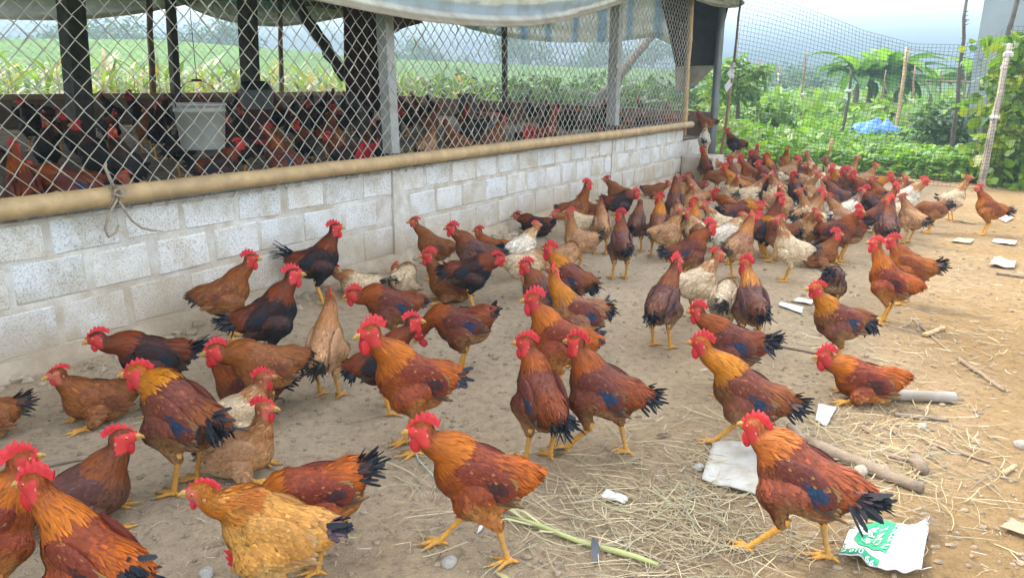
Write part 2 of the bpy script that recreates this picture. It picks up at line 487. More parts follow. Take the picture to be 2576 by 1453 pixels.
def field_mat():
    mt, nt, b = newmat('far_field')
    tc = nd(nt, 'ShaderNodeTexCoord')
    n1 = nd(nt, 'ShaderNodeTexNoise', Scale=.035, Detail=6.0, Roughness=.55)
    n2 = nd(nt, 'ShaderNodeTexNoise', Scale=1.3, Detail=8.0, Roughness=.7)
    for n in (n1, n2): nt.links.new(tc.outputs['Object'], n.inputs['Vector'])
    r1 = ramp(nt, [(.35, (.075, .13, .025)), (.5, (.11, .20, .03)), (.62, (.15, .26, .035))])
    nt.links.new(n1.outputs['Fac'], r1.inputs['Fac'])
    r2 = ramp(nt, [(.3, (.45, .5, .45)), (.6, (1.1, 1.1, 1.1))]); nt.links.new(n2.outputs['Fac'], r2.inputs['Fac'])
    m1 = nd(nt, 'ShaderNodeMix', data_type='RGBA', blend_type='MULTIPLY'); m1.inputs['Factor'].default_value = 1
    nt.links.new(r1.outputs[0], m1.inputs['A']); nt.links.new(r2.outputs[0], m1.inputs['B'])
    nt.links.new(m1.outputs['Result'], b.inputs['Base Color'])
    b.inputs['Roughness'].default_value = .9; b.inputs['Specular IOR Level'].default_value = .1
    bp = nd(nt, 'ShaderNodeBump', Strength=1.0, Distance=.3); nt.links.new(n2.outputs['Fac'], bp.inputs['Height']); nt.links.new(bp.outputs['Normal'], b.inputs['Normal'])
    return mt

# ================================================================== ground
M_field = field_mat()
mb = MB()
rr_ = [0, 14, 30, 60, 120, 250, 500, 900]
vs = [(0, 0, -.05)]; n_ = 64
for r in rr_[1:]:
    for j in range(n_): vs.append((r * math.sin(2 * math.pi * j / n_), r * math.cos(2 * math.pi * j / n_), -.05))
fs = [(0, 1 + (j + 1) % n_, 1 + j) for j in range(n_)]
for i in range(len(rr_) - 2):
    for j in range(n_):
        a = 1 + i * n_ + j; b_ = 1 + i * n_ + (j + 1) % n_
        fs.append((a, b_, b_ + n_, a + n_))
mb.add(vs, fs)
tag(mb.build('field_ground', M_field), kind='structure')
# the yard: a finer sheet with relief
gx = np.concatenate([np.arange(-5.2, 9.6, .068)]); gy = np.arange(.6, 14.6, .068)
vs = np.array([(x, y, gz(x, y)) for y in gy for x in gx])
nx_ = len(gx)
ii = np.arange((len(gy) - 1) * (nx_ - 1)); qi = ii // (nx_ - 1) * nx_ + ii % (nx_ - 1)
Qg = np.stack([qi, qi + 1, qi + nx_ + 1, qi + nx_], 1)
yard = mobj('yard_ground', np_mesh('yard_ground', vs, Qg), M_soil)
tag(yard, kind='structure')

# ================================================================== the coop
coop = empty('poultry_coop', L(0, 0, 0), WALL_YAW)
tag(coop, 'long open-sided poultry coop with low block wall, wire mesh and tarpaulin curtains', 'coop')
S0, S1 = -1.2, 10.72                      # ends of the front wall
# ---- front wall: mortar core, every block its own piece
rows = [(.605, .800), (.385, .605), (.145, .385)]
mb = MB()
mb.box(((S0 + S1) / 2, .075, .40), (S1 - S0, .12, .794))
fw = mb.build('front_wall', M_mortar, coop, smooth=False)
def block_mesh(lw, hh, seed):
    rg = random.Random(seed)
    bm = bmesh.new()
    bmesh.ops.create_cube(bm, size=1.0)
    for v in bm.verts: v.co = Vector((v.co.x * lw, v.co.y * .10, v.co.z * hh))
    for v in bm.verts: v.co += Vector((rg.uniform(-.006, .006), 0, rg.uniform(-.006, .006)))
    bmesh.ops.bevel(bm, geom=list(bm.edges), offset=.007, segments=1, affect='EDGES')
    for v in bm.verts: v.co += Vector((rg.uniform(-.003, .003), rg.uniform(-.0015, .0015), rg.uniform(-.003, .003)))
    me = bpy.data.meshes.new('block'); bm.to_mesh(me); bm.free()
    me.materials.append(M_block)
    return me
rg = random.Random(5)
for ri, (z0, z1) in enumerate(rows):
    ms = [block_mesh(.312 + .008 * k, (z1 - z0) - .036 + .006 * (k % 2), ri * 10 + k) for k in range(5)]
    s = S0 + (.02 if ri % 2 == 0 else .20) + (.09 if ri == 0 else .07)
    while s < S1 - .2:
        if not (4.22 < s + .18 < 4.46):
            o = mobj('block', rg.choice(ms), None, fw, (s + .18 + rg.uniform(-.008, .008), .0585 + rg.uniform(-.002, .003), (z0 + z1) / 2 + rg.uniform(-.006, .006)), (0, rg.uniform(-.012, .012), 0))
        s += .36
# cast pillar in the wall below the grey post, and the footing
mb = MB(); mb.box((4.34, .055, .41), (.13, .12, .76), jit=.004); mb.build('wall_pillar', M_mortar, coop, smooth=False)
mb = MB(); mb.box((8.30, .055, .41), (.11, .12, .76), jit=.004); mb.build('wall_pillar', M_mortar, coop, smooth=False)
mb = MB()
k = 140
vs = []
for i in range(k + 1):
    s = S0 + (S1 - S0) * i / k
    a = mnoise.noise(Vector((s * 3, 0, 0))); b_ = mnoise.noise(Vector((s * 7, 4, 0)))
    vs += [(s, .02, .152 + .015 * a), (s, -.004 - .008 * abs(b_), .145 + .018 * a), (s, -.035 + .02 * b_, .07 + .02 * a), (s, -.06 + .03 * a, -.02)]
fs = []
for i in range(k):
    for j in range(3): fs.append((i * 4 + j, i * 4 + j + 1, i * 4 + j + 5, i * 4 + j + 4))
mb.add(vs, fs); mb.build('wall_footing', M_foot, coop)
# ---- back and end walls, raised litter floor
SE, TB = 12.3, 7.0
mb = MB(); mb.box(((S0 - 2 + SE) / 2, TB + .07, .57), (SE - S0 + 2, .14, 1.16)); mb.build('back_wall', M_backwall, coop, smooth=False)
mb = MB(); mb.box(((S0 - 2 + SE) / 2, TB - .03, 1.185), (SE - S0 + 2, .09, .07), jit=.004); mb.build('back_rail', M_bamboo, coop, smooth=False)
mb = MB()
mb.add([(SE, .05, 0), (SE + .14, .05, 0), (SE + .14, TB - .01, 0), (SE, TB - .01, 0), (SE, .05, .99), (SE + .14, .05, .99), (SE + .14, TB - .01, 1.13), (SE, TB - .01, 1.13)], [(3, 2, 1, 0), (4, 5, 6, 7), (0, 1, 5, 4), (1, 2, 6, 5), (2, 3, 7, 6), (3, 0, 4, 7)])
mb.build('end_wall', M_backwall, coop, smooth=False)
def floor_z(t): return .60 + .030 * max(t, 0)
gs = np.arange(S0 - 2, SE + .01, .08); gt = np.arange(.14, TB + .05, .08)
vs = np.array([(s, t, floor_z(t) + .012 * mnoise.noise(Vector((s * 3, t * 3, 9))) + .008 * mnoise.noise(Vector((s * 17, t * 17, 2)))) for t in gt for s in gs])
nx_ = len(gs); ii = np.arange((len(gt) - 1) * (nx_ - 1)); qi = ii // (nx_ - 1) * nx_ + ii % (nx_ - 1)
lf = mobj('litter_floor', np_mesh('litter_floor', vs, np.stack([qi, qi + 1, qi + nx_ + 1, qi + nx_], 1)), M_litter, coop)
mb = MB(); mb.box(((S1 + SE) / 2 + .02, .10, .30), (SE - S1 - .05, .12, .58)); mb.build('door_sill', M_mortar, coop, smooth=False)
# ---- posts
def bamboo(mb, a, b, r, nodes=.32, n=10, taper=.85, wob=.006, seed=1):
    a, b = A_(a), A_(b); ln = np.linalg.norm(b - a); k = max(3, int(ln / nodes))
    rg = random.Random(seed)
    pts, rad = [], []
    for i in range(k + 1):
        f = i / k; p = a + (b - a) * f + np.array([rg.uniform(-wob, wob) for _ in range(3)])
        rr = r * (1 - (1 - taper) * f)
        d = (b - a) / ln
        if i in (0, k): pts.append(p); rad.append(rr)
        else:
            pts += [p - d * .03, p - d * .006, p, p + d * .006, p + d * .03]; rad += [rr, rr * 1.06, rr * 1.13, rr * 1.03, rr * .985]
    mb.tube(pts, rad, n)
def A_(v): return np.array(v, float)
def post(px0, px1, t, kind, r, mat, name='post', zb=None):
    s0, z0 = Wp(*px0, t); s1, z1 = Wp(*px1, t)
    f = (2.72 - z1) / (z1 - z0)
    top = A_((s1 + (s1 - s0) * f, t, 2.72)); base = A_((s0, t, z0 if zb is None else zb))
    mb = MB()
    if kind == 'sq':
        d = top - base
        vs = []
        for p in (base, top):
            for x, y in ((-r, -r), (r, -r), (r, r), (-r, r)): vs.append((p[0] + x, p[1] + y, p[2]))
        mb.add(vs, [(3, 2, 1, 0), (4, 5, 6, 7), (0, 1, 5, 4), (1, 2, 6, 5), (2, 3, 7, 6), (3, 0, 4, 7)])
        o = mb.build(name, mat, coop, smooth=False)
    elif kind == 'bam':
        bamboo(mb, base, top, r); o = mb.build(name, mat, coop)
    else:
        mb.tube([base + (top - base) * i / 4 for i in range(5)], r, 12); o = mb.build(name, mat, coop)
    return o
post((985, 385), (968, 60), .10, 'sq', .045, M_concrete, 'front_post')
post((1541, 315), (1552, 20), .10, 'sq', .058, M_concrete, 'front_post')
post((1722, 310), (1738, 20), .02, 'bam', .046, M_bamboo, 'front_post', .70)
post((1797, 290), (1815, 40), .0, 'rd', .062, M_steel, 'corner_post', .0)
post((205, 352), (178, 20), 4.2, 'sq', .095, M_darkpost, 'middle_post', .66)
post((632, 300), (622, 40), 4.2, 'rd', .12, M_darkpost, 'middle_post', .66)
post((905, 300), (892, 40), 4.0, 'sq', .11, M_darkpost, 'middle_post', .66)
post((439, 240), (428, 0), TB - .1, 'sq', .055, M_wood, 'back_post', .8)
post((384, 232), (374, 0), TB + .02, 'bam', .05, M_bamboo_old, 'back_post', 1.1)
post((196, 240), (186, 10), TB + .02, 'bam', .05, M_bamboo_old, 'back_post', 1.1)
post((708, 232), (704, 20), TB + .02, 'bam', .045, M_bamboo_old, 'back_post', 1.1)
post((1271, 258), (1269, 70), 3.9, 'rd', .055, M_darkpost, 'end_post', .75)
mb = MB()
for t in (1.9, 5.6):
    pass
# ---- rail on the wall
mb = MB(); bamboo(mb, (S0, -.055, .878), (10.93, -.05, .853), .051, .42, 14, .93, .004, 3)
mb.build('bamboo_rail', M_bamboo, coop)
# ---- wire mesh
def chainlink(name, O, U, length, z0, z1, w=.053, r=.0032, seed=0, bulge=.02, warp=.008, parent=None, slope=0.0):
    """woven diamonds; O origin, U unit direction in coop coordinates"""
    rg = np.random.default_rng(seed)
    N = int(length / w); hz = .055
    K = int((z1 - z0) / hz) + 1
    i = np.arange(N)[:, None]; j = np.arange(K)[None, :]
    u = (i + .5) * w + (((i + j) % 2) - .5) * w * 1.04
    off = ((j % 2) - .5) * .005 + 0 * i
    z = z0 + j * hz + 0 * i + slope * u
    ph = rg.uniform(0, 6, 6)
    u = u + warp * np.sin(z * 5 + ph[0] + u * 1.3) + warp * .8 * np.sin(z * 11 + ph[1] + u * 3.1) + rg.normal(0, .0015, u.shape)
    z = z + warp * np.sin(u * 4 + ph[2]) + .015 * np.sin(u * .9 + ph[4]) + rg.normal(0, .0015, z.shape)
    tt = off + bulge * np.sin(u * 1.1 + ph[3]) * np.sin((z - z0) * 2.2)
    U = np.array(U); Nn = np.array([-U[1], U[0], 0])
    Pn = np.array(O)[None, None] + u[..., None] * U + tt[..., None] * Nn + z[..., None] * A_((0, 0, 1))
    rad = r * rg.uniform(.85, 1.3, (N, K, 1)) * np.where(rg.random((N, K, 1)) < .10, rg.uniform(1.2, 2.4, (N, K, 1)), 1)
    ring = np.stack([Pn + rad * (U * math.cos(a) + Nn * math.sin(a)) * 1.2 for a in (0.5, 2.6, 4.7)], 2)
    V = ring.reshape(-1, 3)
    idx = np.arange(N * K * 3).reshape(N, K, 3)
    Q = []
    for k in range(3):
        k2 = (k + 1) % 3
        Q.append(np.stack([idx[:, :-1, k], idx[:, :-1, k2], idx[:, 1:, k2], idx[:, 1:, k]], -1).reshape(-1, 4))
    return mobj(name, np_mesh(name, V, np.concatenate(Q)), M_wire, parent)
chainlink('wire_mesh', (.3, -.005, 0), (1, 0, 0), 10.4, .79, 2.70, parent=coop, seed=1, bulge=.018)
chainlink('wire_mesh', (-2.5, TB + .02, 0), (1, 0, 0), 14.7, 1.16, 2.72, w=.057, r=.0022, parent=coop, seed=2)
chainlink('wire_mesh', (SE + .05, 0.05, 0), (0, 1, 0), 7.0, 1.00, 2.72, w=.057, r=.0022, parent=coop, seed=3, slope=.02)
# ---- roof
mb = MB()
prof = [(-1.02, 2.80), (3.0, 3.62), (TB + 1.1, 2.74)]
for (t0, z0), (t1, z1) in zip(prof, prof[1:]):
    mb.add([(S0 - 3, t0, z0), (SE + .95, t0, z0), (SE + .95, t1, z1), (S0 - 3, t1, z1), (S0 - 3, t0, z0 + .03), (SE + .95, t0, z0 + .03), (SE + .95, t1, z1 + .03), (S0 - 3, t1, z1 + .03)],
           [(3, 2, 1, 0), (4, 5, 6, 7), (0, 1, 5, 4), (1, 2, 6, 5), (2, 3, 7, 6), (3, 0, 4, 7)])
mb.build('roof', M_roof, coop, smooth=False)
for t, z in ((-.02, 2.76), (TB + .02, 2.78)):
    mb = MB(); bamboo(mb, (S0 - 2, t, z), (SE + .8, t, z - .02), .045, .45, 8, .95, .01, 9); mb.build('eave_beam', M_wood, coop)
# ---- tarpaulin curtains
WH, BLU, DUST = A_((.74, .73, .68)), A_((.23, .36, .50)), A_((.40, .35, .27))
def swag(name, pts, ztop, axis, const, stripes, nv=26, seed=0, roll=.0, thick=.05, cols=(WH, BLU), fold=.025, vert=False, vcolor=None):
    """a curtain hung along an axis ('s' or 't') of the coop, its lower edge through pts (u, z)"""
    pts = sorted(pts); us = np.array([p[0] for p in pts]); zs = np.array([p[1] for p in pts])
    n = max(24, int((us[-1] - us[0]) / .06))
    u = np.linspace(us[0], us[-1], n)
    # smooth lower edge
    zb = np.interp(u, us, zs)
    for _ in range(6): zb[1:-1] = (zb[:-2] + zb[1:-1] * 2 + zb[2:]) / 4
    V = []; C = []
    for j in range(nv + 1):
        f = j / nv
        for i in range(n):
            z = zb[i] * (1 - f) + (ztop if not callable(ztop) else ztop(u[i])) * f
            w = fold * math.sin(f * 17 + math.sin(u[i] * 1.5 + seed) * 1.2) * (1 - f * .6) + fold * .7 * mnoise.noise(Vector((u[i] * 2.2, f * 6, seed)))
            if f < .12: w -= thick * math.cos(f / .12 * math.pi / 2)
            q = (u[i], const + w, z) if axis == 's' else (const + w, u[i], z)
            V.append(q)
            if vert:
                cc = cols[1] if (u[i] * vert) % 1.0 < .28 else cols[0]
            else:
                d = z - zb[i] + .01 * mnoise.noise(Vector((u[i] * 3, 0, seed)))
                cc = cols[0]
                for a, b in stripes:
                    if a < d < b: cc = cols[1]
                if d < .045: cc = DUST
            C.append(cc)
    ii = np.arange(nv * (n - 1)); qi = ii // (n - 1) * n + ii % (n - 1)
    Q = np.stack([qi, qi + 1, qi + n + 1, qi + n], 1)
    o = mobj(name, np_mesh(name, np.array(V), Q, None, np.array(C)), M_tarp if name.startswith('front') else M_tarp_thin, coop)
    if name.startswith('front'):
        md = o.modifiers.new('thickness', 'SOLIDIFY'); md.thickness = .004
    return o
ft = -.10
front = [Wp(x, y, ft) for x, y in [(700, -22), (780, 1), (870, 20), (960, 38), (1060, 56), (1150, 65), (1250, 69), (1330, 66), (1420, 52), (1500, 30), (1580, 0), (1620, -22)]]
swag('front_curtain', front, 2.76, 's', ft, [(.085, .18), (.46, .56)], seed=3, nv=44, cols=(WH, A_((.40, .48, .56))))
front2 = [Wp(x, y, ft) for x, y in [(1700, -14), (1750, 4), (1790, 16), (1830, 21), (1860, 19), (1872, 8)]]
swag('front_curtain', front2, 2.80, 's', ft, [(.3, .4)], seed=8, thick=.03)
bt = TB + .12
back1 = [Wp(x, y, bt) for x, y in [(-120, 40), (0, 50), (120, 53), (230, 49), (330, 38), (430, 20), (520, 0), (580, -20)]]
swag('back_curtain', back1, 2.80, 's', bt, [], seed=1, cols=(A_((.42, .43, .40)), BLU))
back2 = [Wp(x, y, bt) for x, y in [(400, -25), (440, 0), (490, 30), (550, 50), (620, 65), (700, 69), (790, 58), (860, 44), (960, 20)]]
swag('back_curtain', back2, 2.80, 's', bt, [(.3, .5)], seed=2, cols=(A_((.42, .43, .40)), BLU))
eb = SE + .10
end1 = [Ep(x, y, eb) for x, y in [(1100, 40), (1190, 76), (1290, 98), (1400, 108), (1520, 108), (1610, 100), (1650, 92), (1690, 112), (1722, 138)]]
swag('end_curtain', end1, 2.95, 't', eb, [], seed=4, vert=1.9, cols=(A_((.66, .66, .60)), BLU))
# dark flap and pale corner sheet by the corner post
def sheet(name, pix, plane, mat, cols=None, seed=0):
    pts = [Ep(x, y, plane) for x, y in pix]                      # quad: tl, tr, br, bl
    n = 14; V = []; C = []
    for j in range(n + 1):
        for i in range(n + 1):
            a, b = i / n, j / n
            t = (pts[0][0] * (1 - a) + pts[1][0] * a) * (1 - b) + (pts[3][0] * (1 - a) + pts[2][0] * a) * b
            z = (pts[0][1] * (1 - a) + pts[1][1] * a) * (1 - b) + (pts[3][1] * (1 - a) + pts[2][1] * a) * b
            V.append((plane + .02 * math.sin(a * 9 + seed) + .03 * mnoise.noise(Vector((a * 4, b * 4, seed))), t, z))
            C.append((.5, .47, .38) if cols is None or b < .8 else cols)
    ii = np.arange(n * n); qi = ii // n * (n + 1) + ii % n
    o = mobj(name, np_mesh(name, np.array(V), np.stack([qi, qi + 1, qi + n + 2, qi + n + 1], 1), None, np.array(C)), mat, coop)
    md = o.modifiers.new('thickness', 'SOLIDIFY'); md.thickness = .004
    return o
sheet('dark_flap', [(1660, -10), (1840, -10), (1800, 168), (1700, 172)], SE - .04, M_darktarp, seed=2)
sheet('corner_sheet', [(1700, 168), (1800, 165), (1742, 222), (1700, 240)], SE - .08, M_tarp, BLU, seed=5)
# ---- doorway step and ramp of hard soil outside
st = empty('door_step', L(11.50, -.25, 0), WALL_YAW)
tag(st, 'pale concrete step below the coop doorway at the far end of the block wall', 'step')
mb = MB(); mb.box((-.42, .03, .20), (.60, .46, .40), jit=.01); mb.build('upper_slab', M_mortar, st, smooth=False)
mb = MB(); mb.box((.33, -.04, .135), (.88, .60, .27), jit=.01); mb.build('lower_slab', M_mortar, st, smooth=False)

# ---- things inside the coop
def inside(px, t, z=None):
    s, zz = Wp(*px, t)
    return s, t, zz
# leaning log and diagonal brace
def log(name, a, b, r, mat, label, cat='log', group=None, knots=0, seed=0, n=12):
    rg = random.Random(seed); a, b = A_(a), A_(b); k = 9
    pts = []; rad = []
    for i in range(k + 1):
        f = i / k
        pts.append(a + (b - a) * f + A_([rg.uniform(-r, r) * .22 for _ in range(3)])); rad.append(r * (1.06 - .2 * f) * rg.uniform(.92, 1.08))
    c = pts[0].copy()
    mb = MB(); mb.tube([p - c for p in pts], rad, n)
    for q in range(knots):
        f = rg.uniform(.2, .9); p = a + (b - a) * f - c
        d = A_([rg.uniform(-1, 1) for _ in range(3)]); d /= np.linalg.norm(d); d[2] = abs(d[2]) * .5
        mb.tube([p, p + d * r * 1.2, p + d * r * 2.0], [r * .5, r * .42, r * .3], 7)
    o = mb.build(name, mat, None, loc=tuple(c))
    return tag(o, label, cat, group)
a = Wp(1448, 288, 2.2); b = Wp(1650, 78, 3.4)
log('leaning_log', L(a[0], 2.2, .66), L(b[0], 3.4, b[1]), .10, M_wood, 'thick weathered log propped diagonally inside the right end of the coop', seed=3)
a = Wp(872, 196, 4.0); b = Wp(745, 30, 4.6)
log('diagonal_brace', L(a[0], 4.0, a[1]), L(b[0], 4.6, b[1] + .1), .085, M_wood, 'dark diagonal brace running up left from the middle of the coop', 'brace', seed=4)
# maroon sheet hung round the middle post
hp = Wp(925, 150, 3.7)
mt_o = empty('hanging_sheet', L(hp[0], 3.7, 0), WALL_YAW)
tag(mt_o, 'dark maroon plastic sheet hanging in folds round the middle post of the coop', 'sheet')
for q, (xa, xb, yb, dt) in enumerate([(-.42, .05, 1.22, 0), (.0, .30, 1.05, .06), (.25, 1.30, 1.98, .1)]):
    n, nv = 30, 10; V = []
    for j in range(nv + 1):
        for i in range(n + 1):
            f = i / n; g = j / nv
            zb = yb + (.30 * f if q == 2 else .05 * math.sin(f * 7))
            V.append((xa + (xb - xa) * f, dt + .06 * math.sin(f * (14 if q < 2 else 8) + q) + .02 * math.sin(g * 6 + f * 4), zb * (1 - g) + 2.85 * g))
    ii = np.arange(nv * n); qi = ii // n * (n + 1) + ii % n
    o = mobj('sheet_fold', np_mesh('sheet_fold', np.array(V), np.stack([qi, qi + 1, qi + n + 2, qi + n + 1], 1)), M_darkred, mt_o)
    md = o.modifiers.new('thickness', 'SOLIDIFY'); md.thickness = .006
# buckets and feeders
def bucket(px, t, r, h, mat, label, handle=False, lid=None, z=None, hung=None):
    s, zz = Wp(*px, t)
    if z is not None: zz = z
    root = empty('bucket', L(s, t, zz), WALL_YAW); tag(root, label, 'bucket')
    mb = MB(); mb.lathe((0, 0, 0), [(.002, 0), (r * .82, 0), (r * .84, .01), (r * .96, h * .80), (r * 1.0, h * .81), (r * 1.0, h * .86), (r * .98, h * .87), (r * 1.0, h * .94), (r * 1.05, h * .95), (r * 1.05, h), (r * .98, h), (r * .80, .012), (.002, .011)], 28)
    mb.build('pail', mat, root)
    if lid: 
        mb = MB(); mb.lathe((0, 0, h + .003), [(.002, .012), (r * .98, .014), (r * 1.09, .010), (r * 1.09, -.05), (r * 1.065, -.05), (r * 1.065, .0)], 28); mb.build('lid', lid, root)
    if handle:
        mb = MB(); pts = [(r * 1.07 * math.cos(a), 0, h * .92 + .17 * math.sin(a)) for a in np.linspace(0, math.pi, 19)]; mb.tube(pts, .003, 6); mb.build('handle', M_black, root)
        mb = MB(); mb.tube([(-.035, 0, h * .92 + .17), (.035, 0, h * .92 + .17)], .008, 8); mb.build('grip', M_black, root)
        mb = MB(); mb.tube([(0, 0, h * .92 + .175), (.005, 0, 1.0), (0, 0, 2.9 - zz)], .0025, 5); mb.build('string', M_black, root)
    return root
bucket((512, 374), .75, .165, .30, M_bucket, 'white plastic bucket with black handle hung on a string in the coop', True)
bucket((1224, 318), 2.2, .16, .34, M_bucket, 'white bucket with a red brown lid standing on the coop floor', lid=simple('lid', (.33, .09, .05), .6), z=floor_z(2.2))
bucket((1176, 300), 3.2, .16, .55, M_darkbucket, 'dark grey drum standing at the back of the coop left of the lidded bucket', z=floor_z(3.2))
s, z = Wp(650, 300, 2.6)
fd = empty('poultry_feeder', L(s, 2.6, floor_z(2.6)), WALL_YAW); tag(fd, 'tall tube feeder with maroon pan and white hopper standing in the coop', 'feeder')
mb = MB(); mb.lathe((0, 0, .12), [(.002, 0), (.20, 0), (.23, .05), (.215, .055), (.19, .01), (.002, .011)], 26); mb.build('pan', M_red, fd)
mb = MB(); mb.lathe((0, 0, 0), [(.03, 0), (.03, .12)], 12); mb.lathe((0, 0, .13), [(.14, 0), (.12, .18), (.15, .34)], 24); mb.build('cone', M_darkred, fd)
mb = MB(); mb.lathe((0, 0, .47), [(.15, 0), (.17, .16), (.172, .19), (.16, .19), (.15, .02)], 24); mb.build('hopper', M_darkbucket, fd)
mb = MB(); mb.lathe((0, 0, .64), [(.165, 0), (.15, .05), (.14, .10), (.02, .11)], 20); mb.build('hopper_lid', M_black, fd)
for px, t, lb in [((925, 395), .28, 'red plastic feeding tray propped against the mesh beside the grey post'), ((1335, 345), .26, 'red plastic feeding tray low behind the bamboo rail at the coop middle')]:
    s, z = Wp(*px, t)
    o = empty('feeding_tray', L(s, t, max(z - .06, .63)), WALL_YAW + .5); tag(o, lb, 'feeder')
    mb = MB(); mb.add([(-.12, -.03, 0), (.12, -.03, .10), (.12, .05, .12), (-.12, .05, .02), (-.12, -.04, .05), (.12, -.04, .15), (.12, .07, .17), (-.12, .07, .07)], [(3, 2, 1, 0), (0, 1, 5, 4), (1, 2, 6, 5), (2, 3, 7, 6), (3, 0, 4, 7)]); mb.build('trough', M_red, o, smooth=False)
    mb = MB(); mb.tube([(-.12, -.04, .05), (.12, -.04, .15), (.12, .07, .17), (-.12, .07, .07), (-.12, -.04, .05)], .008, 6); mb.build('rim', M_red, o)
# rope tied on the rail
s, z = Wp(287, 488, -.1)
rp_ = empty('rope_tie', L(s, -.055, .872), WALL_YAW); tag(rp_, 'frayed rope knotted round the bamboo rail with two loose ends hanging', 'rope')
mb = MB()
for dx in (-.012, .008, .024):
    mb.tube([(dx + .01 * math.sin(a), -.052 * math.cos(a), .052 * math.sin(a)) for a in np.linspace(0, 2 * math.pi, 22)], .006, 7)
mb.build('wrap', M_rope, rp_)
mb = MB()
mb.tube([(0, -.055, .04), (-.02, -.065, .09), (-.035, -.06, .15), (-.02, -.05, .17)], [.008, .008, .007, .004], 7)
mb.tube([(.0, -.06, .03), (.03, -.07, .05), (.05, -.07, .03), (.02, -.075, .0), (-.015, -.07, .02), (.0, -.062, .04)], .007, 7)
mb.build('knot', M_rope, rp_)
for pts in ([(0, -.065, -.01), (-.05, -.06, -.08), (-.075, -.055, -.15), (-.06, -.05, -.19), (-.02, -.05, -.175), (.0, -.05, -.14), (-.01, -.05, -.16)], [(.01, -.065, -.02), (.04, -.06, -.08), (.07, -.055, -.13), (.12, -.05, -.175), (.19, -.048, -.20), (.235, -.048, -.21)]):
    mb = MB(); mb.tube(pts, [.0065] * (len(pts) - 2) + [.005, .002], 7); mb.build('loose_end', M_rope, rp_)
# ================================================================== chickens
def smin(a, b, k):
    h = np.clip(.5 + .5 * (b - a) / k, 0, 1)
    return b * (1 - h) + a * h - k * h * (1 - h)
def s_ell(X, c, r):
    q = X - np.asarray(c)
    k0 = np.linalg.norm(q / r, axis=-1); k1 = np.linalg.norm(q / (np.asarray(r) ** 2), axis=-1) + 1e-9
    return k0 * (k0 - 1) / k1
def s_cap(X, a, b, ra, rb):
    a = np.asarray(a); ba = np.asarray(b) - a
    h = np.clip(((X - a) @ ba) / (ba @ ba), 0, 1)
    return np.linalg.norm(X - a - h[..., None] * ba, axis=-1) - (ra + (rb - ra) * h)
def surfnets(vol, org, h):
    s = vol < 0
    nx, ny, nz = vol.shape
    cnt = np.zeros((nx - 1, ny - 1, nz - 1)); acc = np.zeros((nx - 1, ny - 1, nz - 1, 3))
    cr = [(i, j, k) for i in (0, 1) for j in (0, 1) for k in (0, 1)]
    def sub(A, c): return A[c[0]:nx - 1 + c[0], c[1]:ny - 1 + c[1], c[2]:nz - 1 + c[2]]
    for a in cr:
        for ax in range(3):
            if a[ax]: continue
            b = list(a); b[ax] = 1; b = tuple(b)
            va, vb = sub(vol, a), sub(vol, b)
            mk = (va < 0) != (vb < 0)
            t = np.where(mk, va / (va - vb + 1e-12), 0)
            cnt += mk
            for d in range(3):
                acc[..., d] += np.where(mk, a[d] + (t if d == ax else 0), 0)
    cell = cnt > 0
    idx = -np.ones(cell.shape, int); idx[cell] = np.arange(cell.sum())
    base = np.argwhere(cell)
    V = org + h * (base + acc[cell] / cnt[cell][:, None])
    Q = []
    for ax in range(3):
        o1, o2 = [(1, 2), (2, 0), (0, 1)][ax]
        sl = [slice(1, None), slice(1, None), slice(1, None)]; sl[ax] = slice(None)
        A = np.take(s, range(0, s.shape[ax] - 1), ax); B = np.take(s, range(1, s.shape[ax]), ax)
        ch = np.argwhere(A != B)
        ok = (ch[:, o1] > 0) & (ch[:, o2] > 0) & (ch[:, o1] < s.shape[o1] - 1) & (ch[:, o2] < s.shape[o2] - 1)
        ch = ch[ok]
        if not len(ch): continue
        flip = A[tuple(ch.T)]
        e1 = np.zeros(3, int); e1[o1] = 1; e2 = np.zeros(3, int); e2[o2] = 1
        q = np.stack([idx[tuple((ch - e1 - e2).T)], idx[tuple((ch - e2).T)], idx[tuple(ch.T)], idx[tuple((ch - e1).T)]], 1)
        q[~flip] = q[~flip][:, ::-1]
        Q.append(q)
    return V, np.concatenate(Q)
def vnormals(V, Q):
    fn = np.cross(V[Q[:, 2]] - V[Q[:, 0]], V[Q[:, 3]] - V[Q[:, 1]])
    n = np.zeros_like(V)
    for i in range(4): np.add.at(n, Q[:, i], fn)
    return nrm(n), np.linalg.norm(fn, axis=1) * .5

def A3(*c): return np.array(c, float)
BLK = A3(.012, .014, .019)
